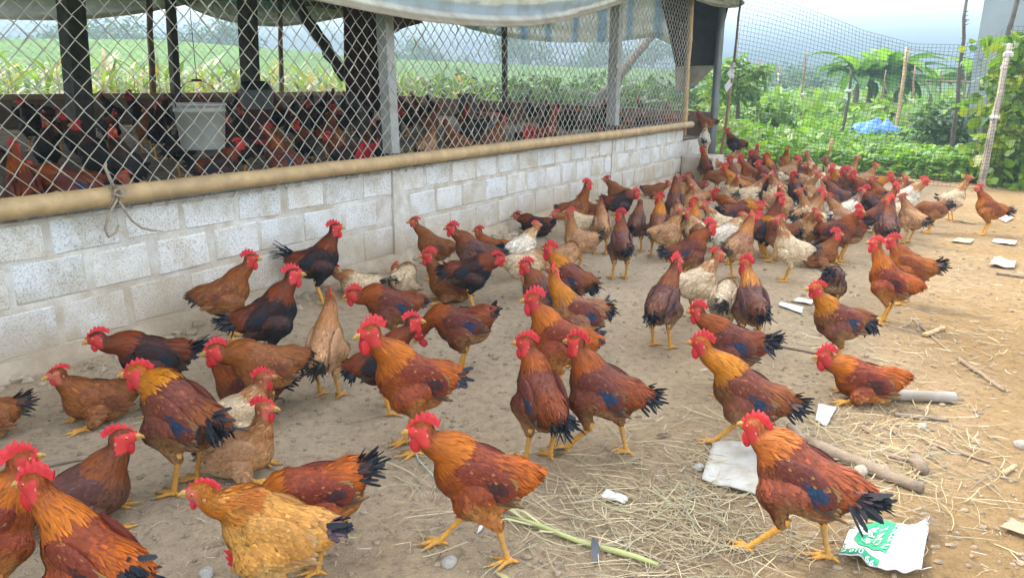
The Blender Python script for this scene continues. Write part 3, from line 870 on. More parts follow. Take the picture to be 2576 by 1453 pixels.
# plumage colours (linear pigment colours)
SCH = {
 'orange':  dict(ht=A3(.27,.065,.012), hb=A3(.50,.155,.018), br=A3(.24,.06,.016), bk=A3(.22,.046,.018), sd=A3(.40,.10,.015), be=A3(.50,.27,.11), th=A3(.38,.15,.05), wc=A3(.17,.034,.018), wb=A3(.05,.02,.02), ws=A3(.05,.03,.025), we=A3(.50,.27,.11), tl=BLK, sp=.06),
 'gold':    dict(ht=A3(.40,.13,.018), hb=A3(.50,.20,.03), br=A3(.17,.07,.03), bk=A3(.15,.042,.026), sd=A3(.22,.07,.025), be=A3(.42,.26,.14), th=A3(.28,.15,.07), wc=A3(.15,.04,.024), wb=A3(.020,.042,.082), ws=A3(.04,.03,.03), we=A3(.42,.22,.10), tl=BLK, sp=.10),
 'blackred':dict(ht=A3(.10,.028,.012), hb=A3(.21,.045,.011), br=A3(.014,.015,.018), bk=A3(.055,.018,.014), sd=A3(.17,.04,.014), be=A3(.035,.028,.024), th=A3(.016,.016,.018), wc=A3(.03,.013,.013), wb=A3(.012,.022,.034), ws=A3(.03,.022,.02), we=A3(.10,.05,.025), tl=BLK, sp=.03),
 'mahog':   dict(ht=A3(.20,.05,.013), hb=A3(.30,.075,.014), br=A3(.16,.05,.024), bk=A3(.14,.038,.022), sd=A3(.22,.055,.02), be=A3(.38,.23,.12), th=A3(.24,.12,.055), wc=A3(.125,.034,.024), wb=A3(.022,.048,.095), ws=A3(.03,.024,.026), we=A3(.32,.17,.08), tl=BLK, sp=.08),
 'maroon':  dict(ht=A3(.16,.05,.022), hb=A3(.24,.075,.026), br=A3(.16,.075,.05), bk=A3(.135,.058,.046), sd=A3(.17,.068,.042), be=A3(.38,.26,.15), th=A3(.26,.15,.085), wc=A3(.12,.052,.045), wb=A3(.03,.032,.05), ws=A3(.04,.03,.03), we=A3(.25,.14,.08), tl=BLK, sp=.12),
 'brown':   dict(ht=A3(.20,.062,.018), hb=A3(.26,.085,.022), br=A3(.27,.10,.034), bk=A3(.24,.088,.034), sd=A3(.23,.083,.028), be=A3(.44,.25,.12), th=A3(.30,.13,.05), wc=A3(.23,.082,.034), wb=A3(.15,.055,.03), ws=A3(.10,.045,.028), we=A3(.40,.2,.09), tl=A3(.03,.022,.02), sp=.07),
 'rufous':  dict(ht=A3(.24,.055,.014), hb=A3(.30,.085,.02), br=A3(.36,.13,.03), bk=A3(.28,.08,.022), sd=A3(.32,.10,.025), be=A3(.42,.19,.06), th=A3(.36,.14,.04), wc=A3(.22,.062,.024), wb=A3(.20,.06,.025), ws=A3(.16,.06,.03), we=A3(.36,.15,.05), tl=A3(.02,.016,.015), sp=.04),
 'buff':    dict(ht=A3(.27,.10,.03), hb=A3(.36,.16,.05), br=A3(.48,.25,.10), bk=A3(.36,.18,.085), sd=A3(.42,.22,.10), be=A3(.55,.36,.19), th=A3(.48,.27,.12), wc=A3(.38,.20,.10), wb=A3(.33,.17,.085), ws=A3(.20,.11,.065), we=A3(.52,.32,.17), tl=A3(.03,.025,.022), sp=.06),
 'goldbuff':dict(ht=A3(.36,.12,.018), hb=A3(.27,.07,.010), br=A3(.50,.25,.072), bk=A3(.46,.21,.055), sd=A3(.50,.24,.07), be=A3(.60,.38,.16), th=A3(.52,.30,.11), wc=A3(.46,.22,.065), wb=A3(.44,.21,.065), ws=A3(.34,.17,.065), we=A3(.60,.42,.22), tl=BLK, sp=.05),
 'cream':   dict(ht=A3(.30,.10,.028), hb=A3(.38,.17,.055), br=A3(.62,.45,.26), bk=A3(.56,.42,.26), sd=A3(.58,.44,.28), be=A3(.68,.56,.38), th=A3(.60,.46,.29), wc=A3(.60,.45,.28), wb=A3(.55,.41,.26), ws=A3(.40,.29,.18), we=A3(.66,.53,.36), tl=A3(.03,.026,.024), sp=.06),
 'black':   dict(ht=A3(.035,.016,.010), hb=A3(.06,.020,.010), br=A3(.014,.013,.014), bk=A3(.020,.014,.014), sd=A3(.035,.016,.011), be=A3(.03,.025,.02), th=A3(.016,.015,.016), wc=A3(.02,.013,.013), wb=A3(.014,.016,.022), ws=A3(.02,.018,.018), we=A3(.06,.04,.025), tl=BLK, sp=.03),  # black birds of the coop, with the dim interior also put into the colour
 'white':   dict(ht=A3(.36,.17,.05), hb=A3(.46,.25,.09), br=A3(.70,.62,.48), bk=A3(.66,.57,.44), sd=A3(.66,.58,.46), be=A3(.72,.66,.54), th=A3(.66,.58,.46), wc=A3(.66,.57,.45), wb=A3(.60,.52,.41), ws=A3(.5,.43,.33), we=A3(.7,.63,.52), tl=BLK, sp=.06),
}
for _k, _d in SCH.items():
    for _c in _d:
        if _c != 'sp' and _c != 'tl':
            _l = float(_d[_c] @ A3(.25, .6, .15)); _sat = 1.0 if _k in ('cream', 'white', 'buff') else 1.12
            _d[_c] = np.clip((_l + (_d[_c] - _l) * _sat) * (.92 if _k in ('cream', 'white', 'buff', 'goldbuff') else .80) * (A3(.92, .96, 1.15) if _k == 'goldbuff' else 1.0), .003, .8)
POSE = {   # pitch of the trunk, trunk height, head x,y,z, head yaw, head pitch
 'stand':  dict(p=14, h=.268, hd=(.148, 0, .442), hy=0, hp=-4),
 'tall':   dict(p=26, h=.278, hd=(.122, 0, .492), hy=0, hp=0),
 'walk':   dict(p=10, h=.262, hd=(.190, 0, .418), hy=0, hp=-6, walk=1),
 'low':    dict(p=4,  h=.260, hd=(.225, 0, .335), hy=0, hp=-14),
 'peck':   dict(p=-14, h=.252, hd=(.265, 0, .070), hy=0, hp=-50),
 'sit':    dict(p=8,  h=.108, hd=(.140, 0, .265), hy=0, hp=-4, sit=1),
 'sitlow': dict(p=2,  h=.100, hd=(.185, 0, .190), hy=0, hp=-12, sit=1),
 'preen':  dict(p=8,  h=.262, hd=(.020, .085, .315), hy=160, hp=-40),
 'sitpreen': dict(p=5, h=.105, hd=(.010, .080, .165), hy=160, hp=-45, sit=1),
}
def rotY(a):
    c, s = math.cos(a), math.sin(a)
    return np.array([[c, 0, s], [0, 1, 0], [-s, 0, c]])
def rotZ(a):
    c, s = math.cos(a), math.sin(a)
    return np.array([[c, -s, 0], [s, c, 0], [0, 0, 1.0]])

TS = A3(.83, .82, .96)                      # trunk proportions
def chicken_body(pose, scheme, hen, turn, lod, seed, plump=1.0):
    rg = np.random.default_rng(seed)
    S = SCH[scheme]
    ps = POSE[pose]
    pit = R(ps['p'] + (5 if not ps.get('sit') and ps['p'] > 0 else 0) + rg.uniform(-5, 5))
    Rt = rotY(-pit)
    Cn = A3(0, 0, ps['h'])
    T = lambda *v: Rt @ (A3(*v) * TS) + Cn
    yaw = R(ps['hy'] + turn + rg.uniform(-16, 16))
    hx, hy_, hz = ps['hd']
    hx = hx * .88 + rg.uniform(-.02, .02); hz += rg.uniform(-.028, .028)
    if turn:                                          # the neck swings a little with the head
        sw = R(turn) * .35
        base = A3(.085, 0, 0)
        v = rotZ(sw) @ (A3(hx, hy_, 0) - base)
        hx, hy_ = v[0] + base[0] - .012 * abs(turn) / 90, v[1]
    Hd = A3(hx, hy_, hz)
    hf = rotZ(yaw) @ rotY(-R(ps['hp'])) @ A3(1, 0, 0)
    pl = plump
    wd = .90 if hen else 1.0
    # ---- implicit surface
    h = {0: .0085, 1: .0115, 2: .0155}[lod]
    lo = np.minimum(A3(-.27, -.16, -.005), Hd - .07); hi = np.maximum(A3(.20, .16, .37), Hd + .07)
    if ps.get('sit'): hi[2] = max(.24, Hd[2] + .06)
    n = np.ceil((hi - lo) / h).astype(int) + 1
    ax = [lo[i] + h * np.arange(n[i]) for i in range(3)]
    X = np.stack(np.meshgrid(*ax, indexing='ij'), -1)
    Xl = ((X - Cn) @ Rt) / TS                                 # trunk coordinates
    tor = s_ell(Xl, A3(-.005, 0, 0), A3(.145, .080 * pl, .081))
    tor = smin(tor, s_ell(Xl, A3(.075, 0, -.006), A3(.078, .074 * pl, .075)), .03)
    tor = smin(tor, s_ell(Xl, A3(-.105, 0, .022), A3(.085, .066 * pl, .060)), .03)
    tor = smin(tor, s_ell(Xl, A3(-.045, 0, -.050), A3(.100, .074 * pl, .055)), .03)
    tor = smin(tor, s_cap(Xl, A3(-.13, 0, .04), A3(-.185, 0, .062), .045, .022), .03)
    # neck
    N0 = T(.070, 0, .030); N1 = N0 + Rt @ A3(.055, 0, .060)
    back = A3(0, 0, -1) * .075 - hf * .015
    if Hd[2] < .2 and not ps.get('sit'): back = -hf * .07 + A3(0, 0, .03)
    N2 = Hd + back
    ts = np.linspace(0, 1, 9)
    NP = np.array([(1 - t) ** 3 * N0 + 3 * (1 - t) ** 2 * t * N1 + 3 * (1 - t) * t * t * N2 + t ** 3 * Hd for t in ts])
    NR = np.interp(ts, [0, .3, .6, .85, 1], A3(.062, .048, .035, .028, .025) * (1.0 if not hen else .93))
    nk = np.full(X.shape[:3], 9.0)
    for i in range(8): nk = smin(nk, s_cap(X, NP[i], NP[i + 1], NR[i], NR[i + 1]), .008)
    Rh = rotZ(yaw) @ rotY(-R(ps['hp']))
    Xh = (X - Hd) @ Rh
    hdS = smin(s_ell(Xh, A3(.004, 0, .004), A3(.036, .0245, .027)), s_ell(Xh, A3(.024, 0, -.003), A3(.022, .0165, .018)), .012)
    # thighs
    th = np.full(X.shape[:3], 9.0)
    legs = []
    for sg in (-1, 1):
        hip = T(-.005, sg * .055, -.035)
        if ps.get('sit'):
            hock = A3(.03, sg * .085, .045); foot = A3(.075, sg * .075, 0)
            th = smin(th, s_cap(X, hip, hock, .045, .03), .02)
        else:
            dx = 0.0
            if ps.get('walk'): dx = .060 * sg * (1 if seed % 2 else -1)
            hock = A3(-.014 + dx * .75, sg * .048, .124 - abs(dx) * .14)
            foot = A3(.018 + dx * 1.75, sg * .050, 0)
            knee = T(.035 + dx * .4, sg * .062, -.065)
            th = smin(th, s_cap(X, hip, knee, .052, .042), .02)
            th = smin(th, s_cap(X, knee, hock + A3(.004, 0, .012), .040, .0165), .02)
        legs.append((hock, foot, sg))
    vol = smin(smin(tor, nk, .035), th, .025)
    vol = smin(vol, hdS, .010)
    if ps.get('sit'): vol = np.maximum(vol, -(X[..., 2] - .004))
    V, Q = surfnets(vol, lo, h)
    VN, FA = vnormals(V, Q)
    # ---- regions and pigment for any point
    def fields(Pt, Nr):
        Pl = ((Pt - Cn) @ Rt) / TS; Nl = Nr @ Rt
        d2 = ((Pt[:, None, :] - NP[None]) ** 2).sum(-1)
        k = d2.argmin(1); dn = np.sqrt(d2.min(1)) - NR[k]
        dt = s_ell(Pl, A3(-.005, 0, 0), A3(.15, .09 * pl, .095))
        dt = np.minimum(dt, s_ell(Pl, A3(.075, 0, -.010), A3(.082, .076 * pl, .082)))
        dh = np.linalg.norm((Pt - Hd), axis=1)
        Ph = (Pt - Hd) @ Rh
        dth = np.full(len(Pt), 9.0)
        for hock, foot, sg in legs:
            dth = np.minimum(dth, s_cap(Pt, T(-.005, sg * .055, -.05), hock, .045, .02))
        return Pl, Nl, k / 8.0, dn, dt, dh, Ph, dth
    def pigment(Pt, Nr, rnd):
        Pl, Nl, tn, dn, dt, dh, Ph, dth = fields(Pt, Nr)
        nz = Nl[:, 2]
        x = Pl[:, 0]; z = Pl[:, 2]
        c = np.empty((len(Pt), 3))
        w_up = np.clip((nz + .05 + rnd[:, 0] * .25) / .35, 0, 1)[:, None]
        c[:] = S['br']
        c = c * (1 - w_up) + S['bk'] * w_up
        w_sd = (np.clip((-.035 - x + rnd[:, 1] * .05) / .06, 0, 1) * np.clip((nz + .35) / .4, 0, 1))[:, None]
        c = c * (1 - w_sd) + S['sd'] * w_sd
        w_be = (np.clip((-z - .035 + rnd[:, 2] * .02) / .04, 0, 1) * np.clip((.045 - x) / .06, 0, 1))[:, None]
        c = c * (1 - w_be) + S['be'] * w_be
        w_th = np.clip((.012 - dth) / .012, 0, 1)[:, None] * (z < -.03)[:, None]
        c = c * (1 - w_th) + S['th'] * w_th
                # hackle
        reach = .018 if hen else .030
        w_n = np.clip((reach - dn + rnd[:, 3] * .012) / .014, 0, 1) * (tn > .18)
        w_n = (w_n * np.clip((tn - .18) / .12 + (nz > .2) * .6, 0, 1))[:, None]
        hk = S['ht'] * tn[:, None] + S['hb'] * (1 - tn[:, None])
        c = c * (1 - w_n) + hk * w_n
        w_h = np.clip((.045 - dh) / .01, 0, 1)[:, None]
        c = c * (1 - w_h) + S['ht'] * .95 * w_h
        return c, (Pl, Nl, tn, dn, dt, dh, Ph, dth, w_n[:, 0])
    rnd = rg.normal(0, .3, (len(V), 4))
    cV, F = pigment(V, VN, rnd)
    Pl, Nl, tn, dn, dt, dh, Ph, dth, w_n = F
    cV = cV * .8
    # bare red skin of the face
    fr = (.46, .035, .032) if not hen else (.42, .10, .065)
    face = (dh < .062) & (Ph[:, 0] > -.018) & (Ph[:, 2] < .021) & (Ph[:, 2] > -.040)
    if hen: face &= (Ph[:, 0] > 0.000)
    cV[face] = A3(*fr) * rg.uniform(.8, 1.1)
    parts = [(V, Q, np.zeros((0, 3), int), cV, VN)]
    # ---- feathers
    NF = {0: 5600, 1: 2400, 2: 1000}[lod]
    k = {0: .62, 1: .90, 2: 1.3}[lod]
    pr = FA / FA.sum()
    fi = rg.choice(len(Q), NF, p=pr)
    a, b = rg.random(NF)[:, None], rg.random(NF)[:, None]
    q = V[Q[fi]]; qn = VN[Q[fi]]
    pos = (q[:, 0] * (1 - a) + q[:, 1] * a) * (1 - b) + (q[:, 3] * (1 - a) + q[:, 2] * a) * b
    nor = nrm((qn[:, 0] * (1 - a) + qn[:, 1] * a) * (1 - b) + (qn[:, 3] * (1 - a) + qn[:, 2] * a) * b)
    rnd = rg.normal(0, .5, (NF, 4))
    col, F = pigment(pos, nor, rnd)
    Pl, Nl, tn, dn, dt, dh, Ph, dth, w_n = F
    face = (dh < .060) & (Ph[:, 0] > (-.003 if hen else -.016)) & (Ph[:, 2] < .019)
    keep = ~face & (pos[:, 2] > .012)
    tang = nrm(np.gradient(NP, axis=0))
    fl_n = -tang[np.clip((tn * 8).astype(int), 0, 8)]
    fl_t = nrm(np.stack([-np.ones(NF), Nl[:, 1] * .05, -.28 * np.abs(Nl[:, 1]) - .15 * (Nl[:, 0] > .5)], 1)) @ Rt.T
    isn = (w_n > .5)
    fl = np.where(isn[:, None], fl_n, fl_t)
    isth = (dth < .01) & (Pl[:, 2] < -.05)
    fl = np.where(isth[:, None], A3(-.25, 0, -1.0), fl)
    fl = fl + rg.normal(0, .14, (NF, 3))
    d = nrm(fl - nor * (fl * nor).sum(1, keepdims=True))
    Ln = np.full(NF, .030); Wd = np.full(NF, .017); lift = np.full(NF, .13)
    sdl = (Pl[:, 0] < -.05) & (Nl[:, 2] > -.2) & ~isn
    Ln[isn] = .036 + .020 * (1 - tn[isn]); Wd[isn] = .0075 + .003 * (1 - tn[isn]); lift[isn] = .09
    if not hen: Ln[sdl] = .052; Wd[sdl] = .010
    blf = (Pl[:, 2] < -.05) & ~isn
    Ln[blf] = .026; Wd[blf] = .016; lift[blf] = .26
    hdm = dh < .05
    Ln[hdm] = .014; Wd[hdm] = .006; lift[hdm] = .05
    Ln[isth] *= .8
    Ln *= rg.uniform(.75, 1.25, NF) * k ** .35; Wd *= rg.uniform(.8, 1.2, NF) * k
    lift = lift * rg.uniform(.4, 1.7, NF)
    col = col * rg.uniform(.80, 1.22, NF)[:, None]
    spk = rg.random(NF) < S['sp']
    col[spk] = col[spk] * np.where(rg.random(spk.sum()) < .5, .50, 1.45)[:, None]
    col = np.clip(col, 0.004, .85)
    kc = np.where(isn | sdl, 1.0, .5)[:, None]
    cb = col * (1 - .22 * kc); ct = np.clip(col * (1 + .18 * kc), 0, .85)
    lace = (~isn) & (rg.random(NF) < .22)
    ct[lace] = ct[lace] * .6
    pos = pos - d * (Ln * .25)[:, None] + nor * .0012
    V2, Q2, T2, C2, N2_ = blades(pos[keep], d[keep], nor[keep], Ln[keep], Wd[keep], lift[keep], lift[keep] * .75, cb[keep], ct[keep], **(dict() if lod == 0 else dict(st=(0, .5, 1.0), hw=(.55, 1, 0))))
    nb = np.repeat(nor[keep], 7 if lod == 0 else 5, 0)
    N2_ = nrm(nb * .62 + N2_ * .38)
    parts.append((V2, Q2, T2, C2, N2_))
    Vm, Qm, Tm, Cm, Nm = merge(parts)
    me = np_mesh('body', Vm, Qm, Tm, Cm, True, Nm)
    me.materials.append(M_plume)
    return me, dict(Cn=Cn, pit=pit, Hd=Hd, yaw=yaw, hp=R(ps['hp']), legs=legs, sit=ps.get('sit'))

def wing_mesh(scheme, sg, lod, seed, droop=0.0):
    """folded wing in trunk coordinates"""
    rg = np.random.default_rng(seed)
    S = SCH[scheme]
    parts = []
    c = A3(-.012, sg * .076, .016); r = A3(.112, .020, .056)
    nu, nv = (18, 12) if lod < 2 else (10, 8)
    V = []; Q = []
    for i in range(nv + 1):
        ph = math.pi * i / nv - math.pi / 2
        for j in range(nu):
            t = 2 * math.pi * j / nu
            V.append((math.cos(ph) * math.cos(t), math.cos(ph) * math.sin(t), math.sin(ph)))
    for i in range(nv):
        for j in range(nu):
            Q.append((i * nu + j, i * nu + (j + 1) % nu, (i + 1) * nu + (j + 1) % nu, (i + 1) * nu + j))
    U = np.array(V); Q = np.array(Q)
    Rw = rotY(-R(7 + droop))
    def place(u): return (u * r) @ Rw.T + c
    Vp = place(U); Np = nrm((U / r) @ Rw.T)
    parts.append((Vp, Q, np.zeros((0, 3), int), np.tile(S['wc'] * .8, (len(Vp), 1)), Np))
    # coverts
    NF = {0: 700, 1: 270, 2: 110}[lod]; k = {0: .60, 1: .85, 2: 1.3}[lod]
    u = nrm(rg.normal(0, 1, (NF * 3, 3))); u = u[(u[:, 1] * sg > .05)][:NF]
    n_ = len(u)
    pos = place(u); nor = nrm((u / r) @ Rw.T)
    fr = (u[:, 0] + 1) / 2                                # 1 front .. 0 back
    v = u[:, 2]
    d = A3(-1, 0, -.22) + rg.normal(0, .12, (n_, 3)); d = nrm(d - nor * (d * nor).sum(1, keepdims=True))
    bar = np.clip(1 - np.abs(fr - .36 + v * .10 + rg.normal(0, .05, n_)) / .22, 0, 1) * (v < .45)
    bar = np.clip(bar * 2.2, 0, 1)[:, None]
    col = S['wc'] * (1 - bar) + S['wb'] * bar
    col = col * rg.uniform(.78, 1.25, n_)[:, None]
    spk = rg.random(n_) < S['sp'] * .5
    col[spk] = col[spk] * .55 + S['we'] * .45
    Ln = (.024 + .016 * (1 - fr)) * rg.uniform(.8, 1.2, n_) * k ** .6; Wd = (.014 + .006 * (1 - fr)) * k
    lift = rg.uniform(.03, .16, n_)
    b = blades(pos - d * (Ln * .3)[:, None], d, nor, Ln, Wd, lift, lift * .8, col * .8, np.clip(col * 1.2, 0, .85))
    b = (b[0], b[1], b[2], b[3], nrm(np.repeat(nor, 7, 0) * .55 + b[4] * .45)); parts.append(b)
    # secondaries and primaries
    for rows, (x0, z0, z1, ln, wd_, n2, dz) in enumerate([(-.030, .040, -.030, .092, .019, 9, -.16), (-.020, -.010, -.042, .135, .013, 5, -.10)]):
        tt = np.linspace(0, 1, n2)
        pos = np.stack([np.full(n2, x0) - .012 * tt, np.zeros(n2), z0 + (z1 - z0) * tt], 1)
        yy = np.sqrt(np.clip(1 - (pos[:, 0] / .118) ** 2 - ((pos[:, 2]) / .060) ** 2, 0.05, 1)) * .020
        pos[:, 1] = sg * (yy * .80 - .002 + .0022 * tt + .002 * rows)
        pos = pos @ Rw.T + c
        d = nrm(np.stack([-np.ones(n2), np.full(n2, -sg * .16), dz * (1 - tt * .6) + rg.normal(0, .03, n2)], 1))
        nor = nrm(np.tile(A3(.05, sg, .12), (n2, 1))); nor = nrm(nor - d * (nor * d).sum(1, keepdims=True))
        Ln = ln * rg.uniform(.88, 1.1, n2)
        col = np.tile(S['ws'], (n2, 1)) * rg.uniform(.7, 1.3, n2)[:, None]
        edge = np.tile(S['we'], (n2, 1)) * rg.uniform(.75, 1.15, n2)[:, None]
        flipv = nor if sg > 0 else nor
        parts.append(blades(pos, d, flipv, Ln, np.full(n2, wd_), np.full(n2, .02), np.full(n2, .03), col, col, st=(0, .3, .7, .92, 1.0), hw=(.7, 1, 1, .7, 0), ce=edge))
    Vm, Qm, Tm, Cm, Nm = merge(parts)
    me = np_mesh('wing', Vm, Qm, Tm, Cm, True, Nm)
    me.materials.append(M_plume)
    return me

def tail_mesh(kind, col, seed):
    """tail in trunk coordinates, root at the rump"""
    rg = np.random.default_rng(seed)
    parts = []
    def fan(n, az, el0, el1, L0, L1, w, curl, tip=None, c=None, bend=0.0):
        aa = np.linspace(-1, 1, n) * R(az) + rg.normal(0, .05, n)
        el = R(el0) + (R(el1) - R(el0)) * (1 - np.abs(np.linspace(-1, 1, n))) + rg.normal(0, .12, n)
        d = np.stack([-np.cos(el) * np.cos(aa), np.cos(el) * np.sin(aa), np.sin(el)], 1)
        up = np.stack([np.sin(el) * np.cos(aa), np.sin(aa) * -np.sin(el), np.cos(el)], 1)
        sd = nrm(np.cross(up, d))
        tw = np.sign(aa + 1e-6) * (.9 + rg.normal(0, .15, n))
        nor = nrm(up * np.cos(tw)[:, None] + sd * np.sin(-tw)[:, None])
        nor = np.where((nor * A3(0, 0, 1)).sum(1, keepdims=True) < 0, -nor, nor)
        pos = np.tile(A3(-.150, 0, .045), (n, 1)) + rg.normal(0, .009, (n, 3)) + np.stack([np.zeros(n), np.sin(aa) * .02, np.zeros(n)], 1)
        Ln = rg.uniform(L0, L1, n) * .84
        cc = np.tile(c if c is not None else col, (n, 1)) * rg.uniform(.6, 1.5, n)[:, None]
        ct = cc if tip is None else np.tile(tip, (n, 1)) * rg.uniform(.7, 1.3, n)[:, None]
        st = (0, .15, .35, .55, .78, .94, 1.0)
        parts.append(blades(pos, d, nor, Ln, w * rg.uniform(.7, 1.3, n), np.full(n, .02), np.full(n, curl) * rg.uniform(.6, 1.4, n), cc, ct, st=st, hw=(.45, .8, 1, 1, 1, .82, 0), bend=rg.normal(bend, .12, n)))
    if kind == 'cock':                 # bushy, raised, with sickles
        fan(41, 22, 12, 50, 0.076, .145, 0.0154, .18)
        fan(28, 46, 0, 44, 0.093, .18, 0.0098, .48)
        fan(25, 60, -25, 12, 0.051, .10, 0.0112, .25)
    elif kind == 'sickle':             # thin long curved feathers
        fan(25, 20, 30, 58, 0.068, .12, 0.0126, .14)
        fan(25, 24, 40, 66, 0.111, .21, 0.0077, .66)
        fan(22, 52, -25, 8, 0.051, .09, 0.0112, .25)
    elif kind == 'low':                # straight back, ragged
        fan(41, 20, 10, 38, 0.093, .17, 0.0140, .16)
        fan(35, 30, -12, 28, 0.068, .15, 0.0105, .30)
        fan(22, 26, 24, 44, 0.060, .12, 0.0098, .10, c=col * 1.5 + A3(.06, .014, .004))
    elif kind == 'curl':               # short curled bunch
        fan(48, 62, -30, 30, 0.051, .105, 0.0154, .62)
        fan(41, 44, 5, 52, 0.047, .10, 0.0140, .85)
        fan(22, 30, -10, 30, 0.068, .12, 0.0098, .9)
    else:                              # hen fan
        bc = np.maximum(col * 2.2, A3(.06, .03, .018))
        fan(25, 24, 14, 36, 0.068, .12, 0.0140, .08, tip=col)
        fan(22, 42, -12, 20, 0.051, .10, 0.0133, .15, c=bc)
        fan(16, 30, 22, 34, 0.043, .08, 0.0126, .06, c=bc * 1.8)
    V, Q, T, Cc, N = merge(parts)
    me = np_mesh('tail', V, Q, T, Cc, True)
    me.materials.append(M_tail)
    return me

def comb_mesh(size, seed):
    rg = random.Random(seed)
    mb = MB()
    n = 30
    pts = []
    for i in range(n):
        f = i / (n - 1)
        x = .046 - .092 * f
        zb = .006 + .026 * math.sin(min(1, f * 1.25) * math.pi * .55) if f < .8 else .032 - .014 * (f - .8) / .2
        env = math.sin(math.pi * min(1, (f + .10) * .95)) ** .7 if f < .95 else .35
        sp = abs(((f * 6.0) % 1.0) * 2 - 1)
        z = zb + (.038 * env * (.46 + .54 * sp) + .003) * size * rg.uniform(.9, 1.1)
        xt = x - .010 * (1 - f) * 0 - .012 * f * size
        pts.append((x, zb - .012, xt, z, f))
    wob = [math.sin(f[4] * 7 + seed) * .003 * size for f in pts]
    vs = []
    for (x, zb, xt, zt, f), w in zip(pts, wob):
        vs += [(x, -.0065 * size, zb), (x, .0065 * size, zb), (xt * .5 + x * .5, -.0042 * size + w * .5, (zb + zt) / 2), (xt * .5 + x * .5, .0042 * size + w * .5, (zb + zt) / 2), (xt, -.0012 + w, zt), (xt, .0012 + w, zt)]
    fs = []
    for i in range(n - 1):
        a = i * 6; b = a + 6
        fs += [(a, b, b + 2, a + 2), (a + 2, b + 2, b + 4, a + 4), (a + 1, a + 3, b + 3, b + 1), (a + 3, a + 5, b + 5, b + 3), (a + 4, b + 4, b + 5, a + 5)]
    for a in (0, (n - 1) * 6):
        fs += [(a, a + 2, a + 3, a + 1), (a + 2, a + 4, a + 5, a + 3)]
    mb.add(vs, fs)
    return mb.mesh('comb', [M_comb])
def wattle_mesh(size, sg):
    mb = MB(); mb.sphere((.026, sg * .010, -.018 - .024 * size), (.016 * size + .003, .0060, .027 * size + .003), 9, 7)
    for i, v in enumerate(mb.v):
        f = (v[2] + .018) / (.05 * size + .01)
        mb.v[i] = (v[0] - max(0, f) * .004, v[1], v[2])
    return mb.mesh('wattle', [M_comb])
def lobe_mesh(sg):
    mb = MB(); mb.sphere((-.012, sg * .0235, -.008), (.0055, .0030, .0070), 8, 6)
    return mb.mesh('earlobe', [M_lobe])
def beak_mesh():
    mb = MB()
    mb.tube([(.036, 0, .003), (.050, 0, .002), (.060, 0, -.002), (.066, 0, -.009)], [.0105, .0085, .0055, .0012], 8)
    mb.tube([(.034, 0, -.006), (.048, 0, -.007), (.058, 0, -.009)], [.0085, .006, .0018], 8)
    return mb.mesh('beak', [M_beak])
def eye_mesh(sg):
    mb = MB(); mb.sphere((.016, sg * .0205, .007), (.0058, .0045, .0058), 10, 8)
    mb.sphere((.0165, sg * .0238, .0072), (.0028, .0018, .0028), 8, 6, mi=1)
    return mb.mesh('eye', [M_iris, M_pupil])
def leg_mesh(v, sit):
    mb = MB(); v = np.array(v)
    mid = v * .5 + A3(.003, 0, 0)
    mb.tube([A3(0, 0, .016) - v * .12, A3(0, 0, 0), mid, v * .93, v + A3(0, 0, .004)], [.0125, .0115, .0085, .0088, .0100], 8)
    return mb.mesh('leg', [M_leg])
def foot_mesh(seed):
    rg = random.Random(seed)
    mb = MB()
    for a, ln in ((-32, .052), (2, .066), (34, .052)):
        a = R(a + rg.uniform(-6, 6)); d = A3(math.cos(a), math.sin(a), 0)
        mb.tube([A3(-.004, 0, .012), d * ln * .35 + A3(0, 0, .0125), d * ln * .65 + A3(0, 0, .0075), d * ln + A3(0, 0, .006)], [.0085, .0072, .0062, .0048], 7)
        mb.tube([d * ln + A3(0, 0, .006), d * (ln + .010) + A3(0, 0, .0055), d * (ln + .016) + A3(0, 0, .001)], [.0036, .0026, .0006], 5, mi=1)
    a = R(172 + rg.uniform(-12, 12)); d = A3(math.cos(a), math.sin(a), 0)
    mb.tube([A3(0, 0, .014), d * .018 + A3(0, 0, .010), d * .032 + A3(0, 0, .0045)], [.0065, .0055, .0025], 6)
    mb.sphere((0, 0, .012), (.013, .012, .0105), 8, 6)
    return mb.mesh('foot', [M_leg, M_claw])

M_plume = vcol('plumage', rough=.62, spec=.25, bump=.25)
M_tail = vcol('tail_feathers', rough=.5, spec=.22, bump=.3)
def _comb():
    mt = simple('comb_skin', (.50, .016, .022), .48, .25, 60, bump=.35, bscale=420, spec=.4)
    b = mt.node_tree.nodes['Principled BSDF']
    b.inputs['Subsurface Weight'].default_value = .25
    b.inputs['Subsurface Radius'].default_value = (.012, .003, .002)
    b.inputs['Subsurface Scale'].default_value = .4
    return mt
M_comb = _comb()
M_lobe = simple('earlobe_skin', (.50, .16, .12), .6, .15, 60)
M_beak = simple('beak_horn', (.42, .24, .06), .45, .3, 90)
M_iris = simple('eye_iris', (.55, .18, .02), .2, .1, 60)
M_pupil = simple('eye_pupil', (.006, .005, .005), .12, .0, 10)
M_leg = simple('leg_scales', (.68, .32, .03), .5, .22, 70, bump=.5, bscale=330, dirt=(.30, .20, .11), dscale=30, damt=.6)
M_claw = simple('claw_horn', (.40, .32, .22), .5, .2, 60)

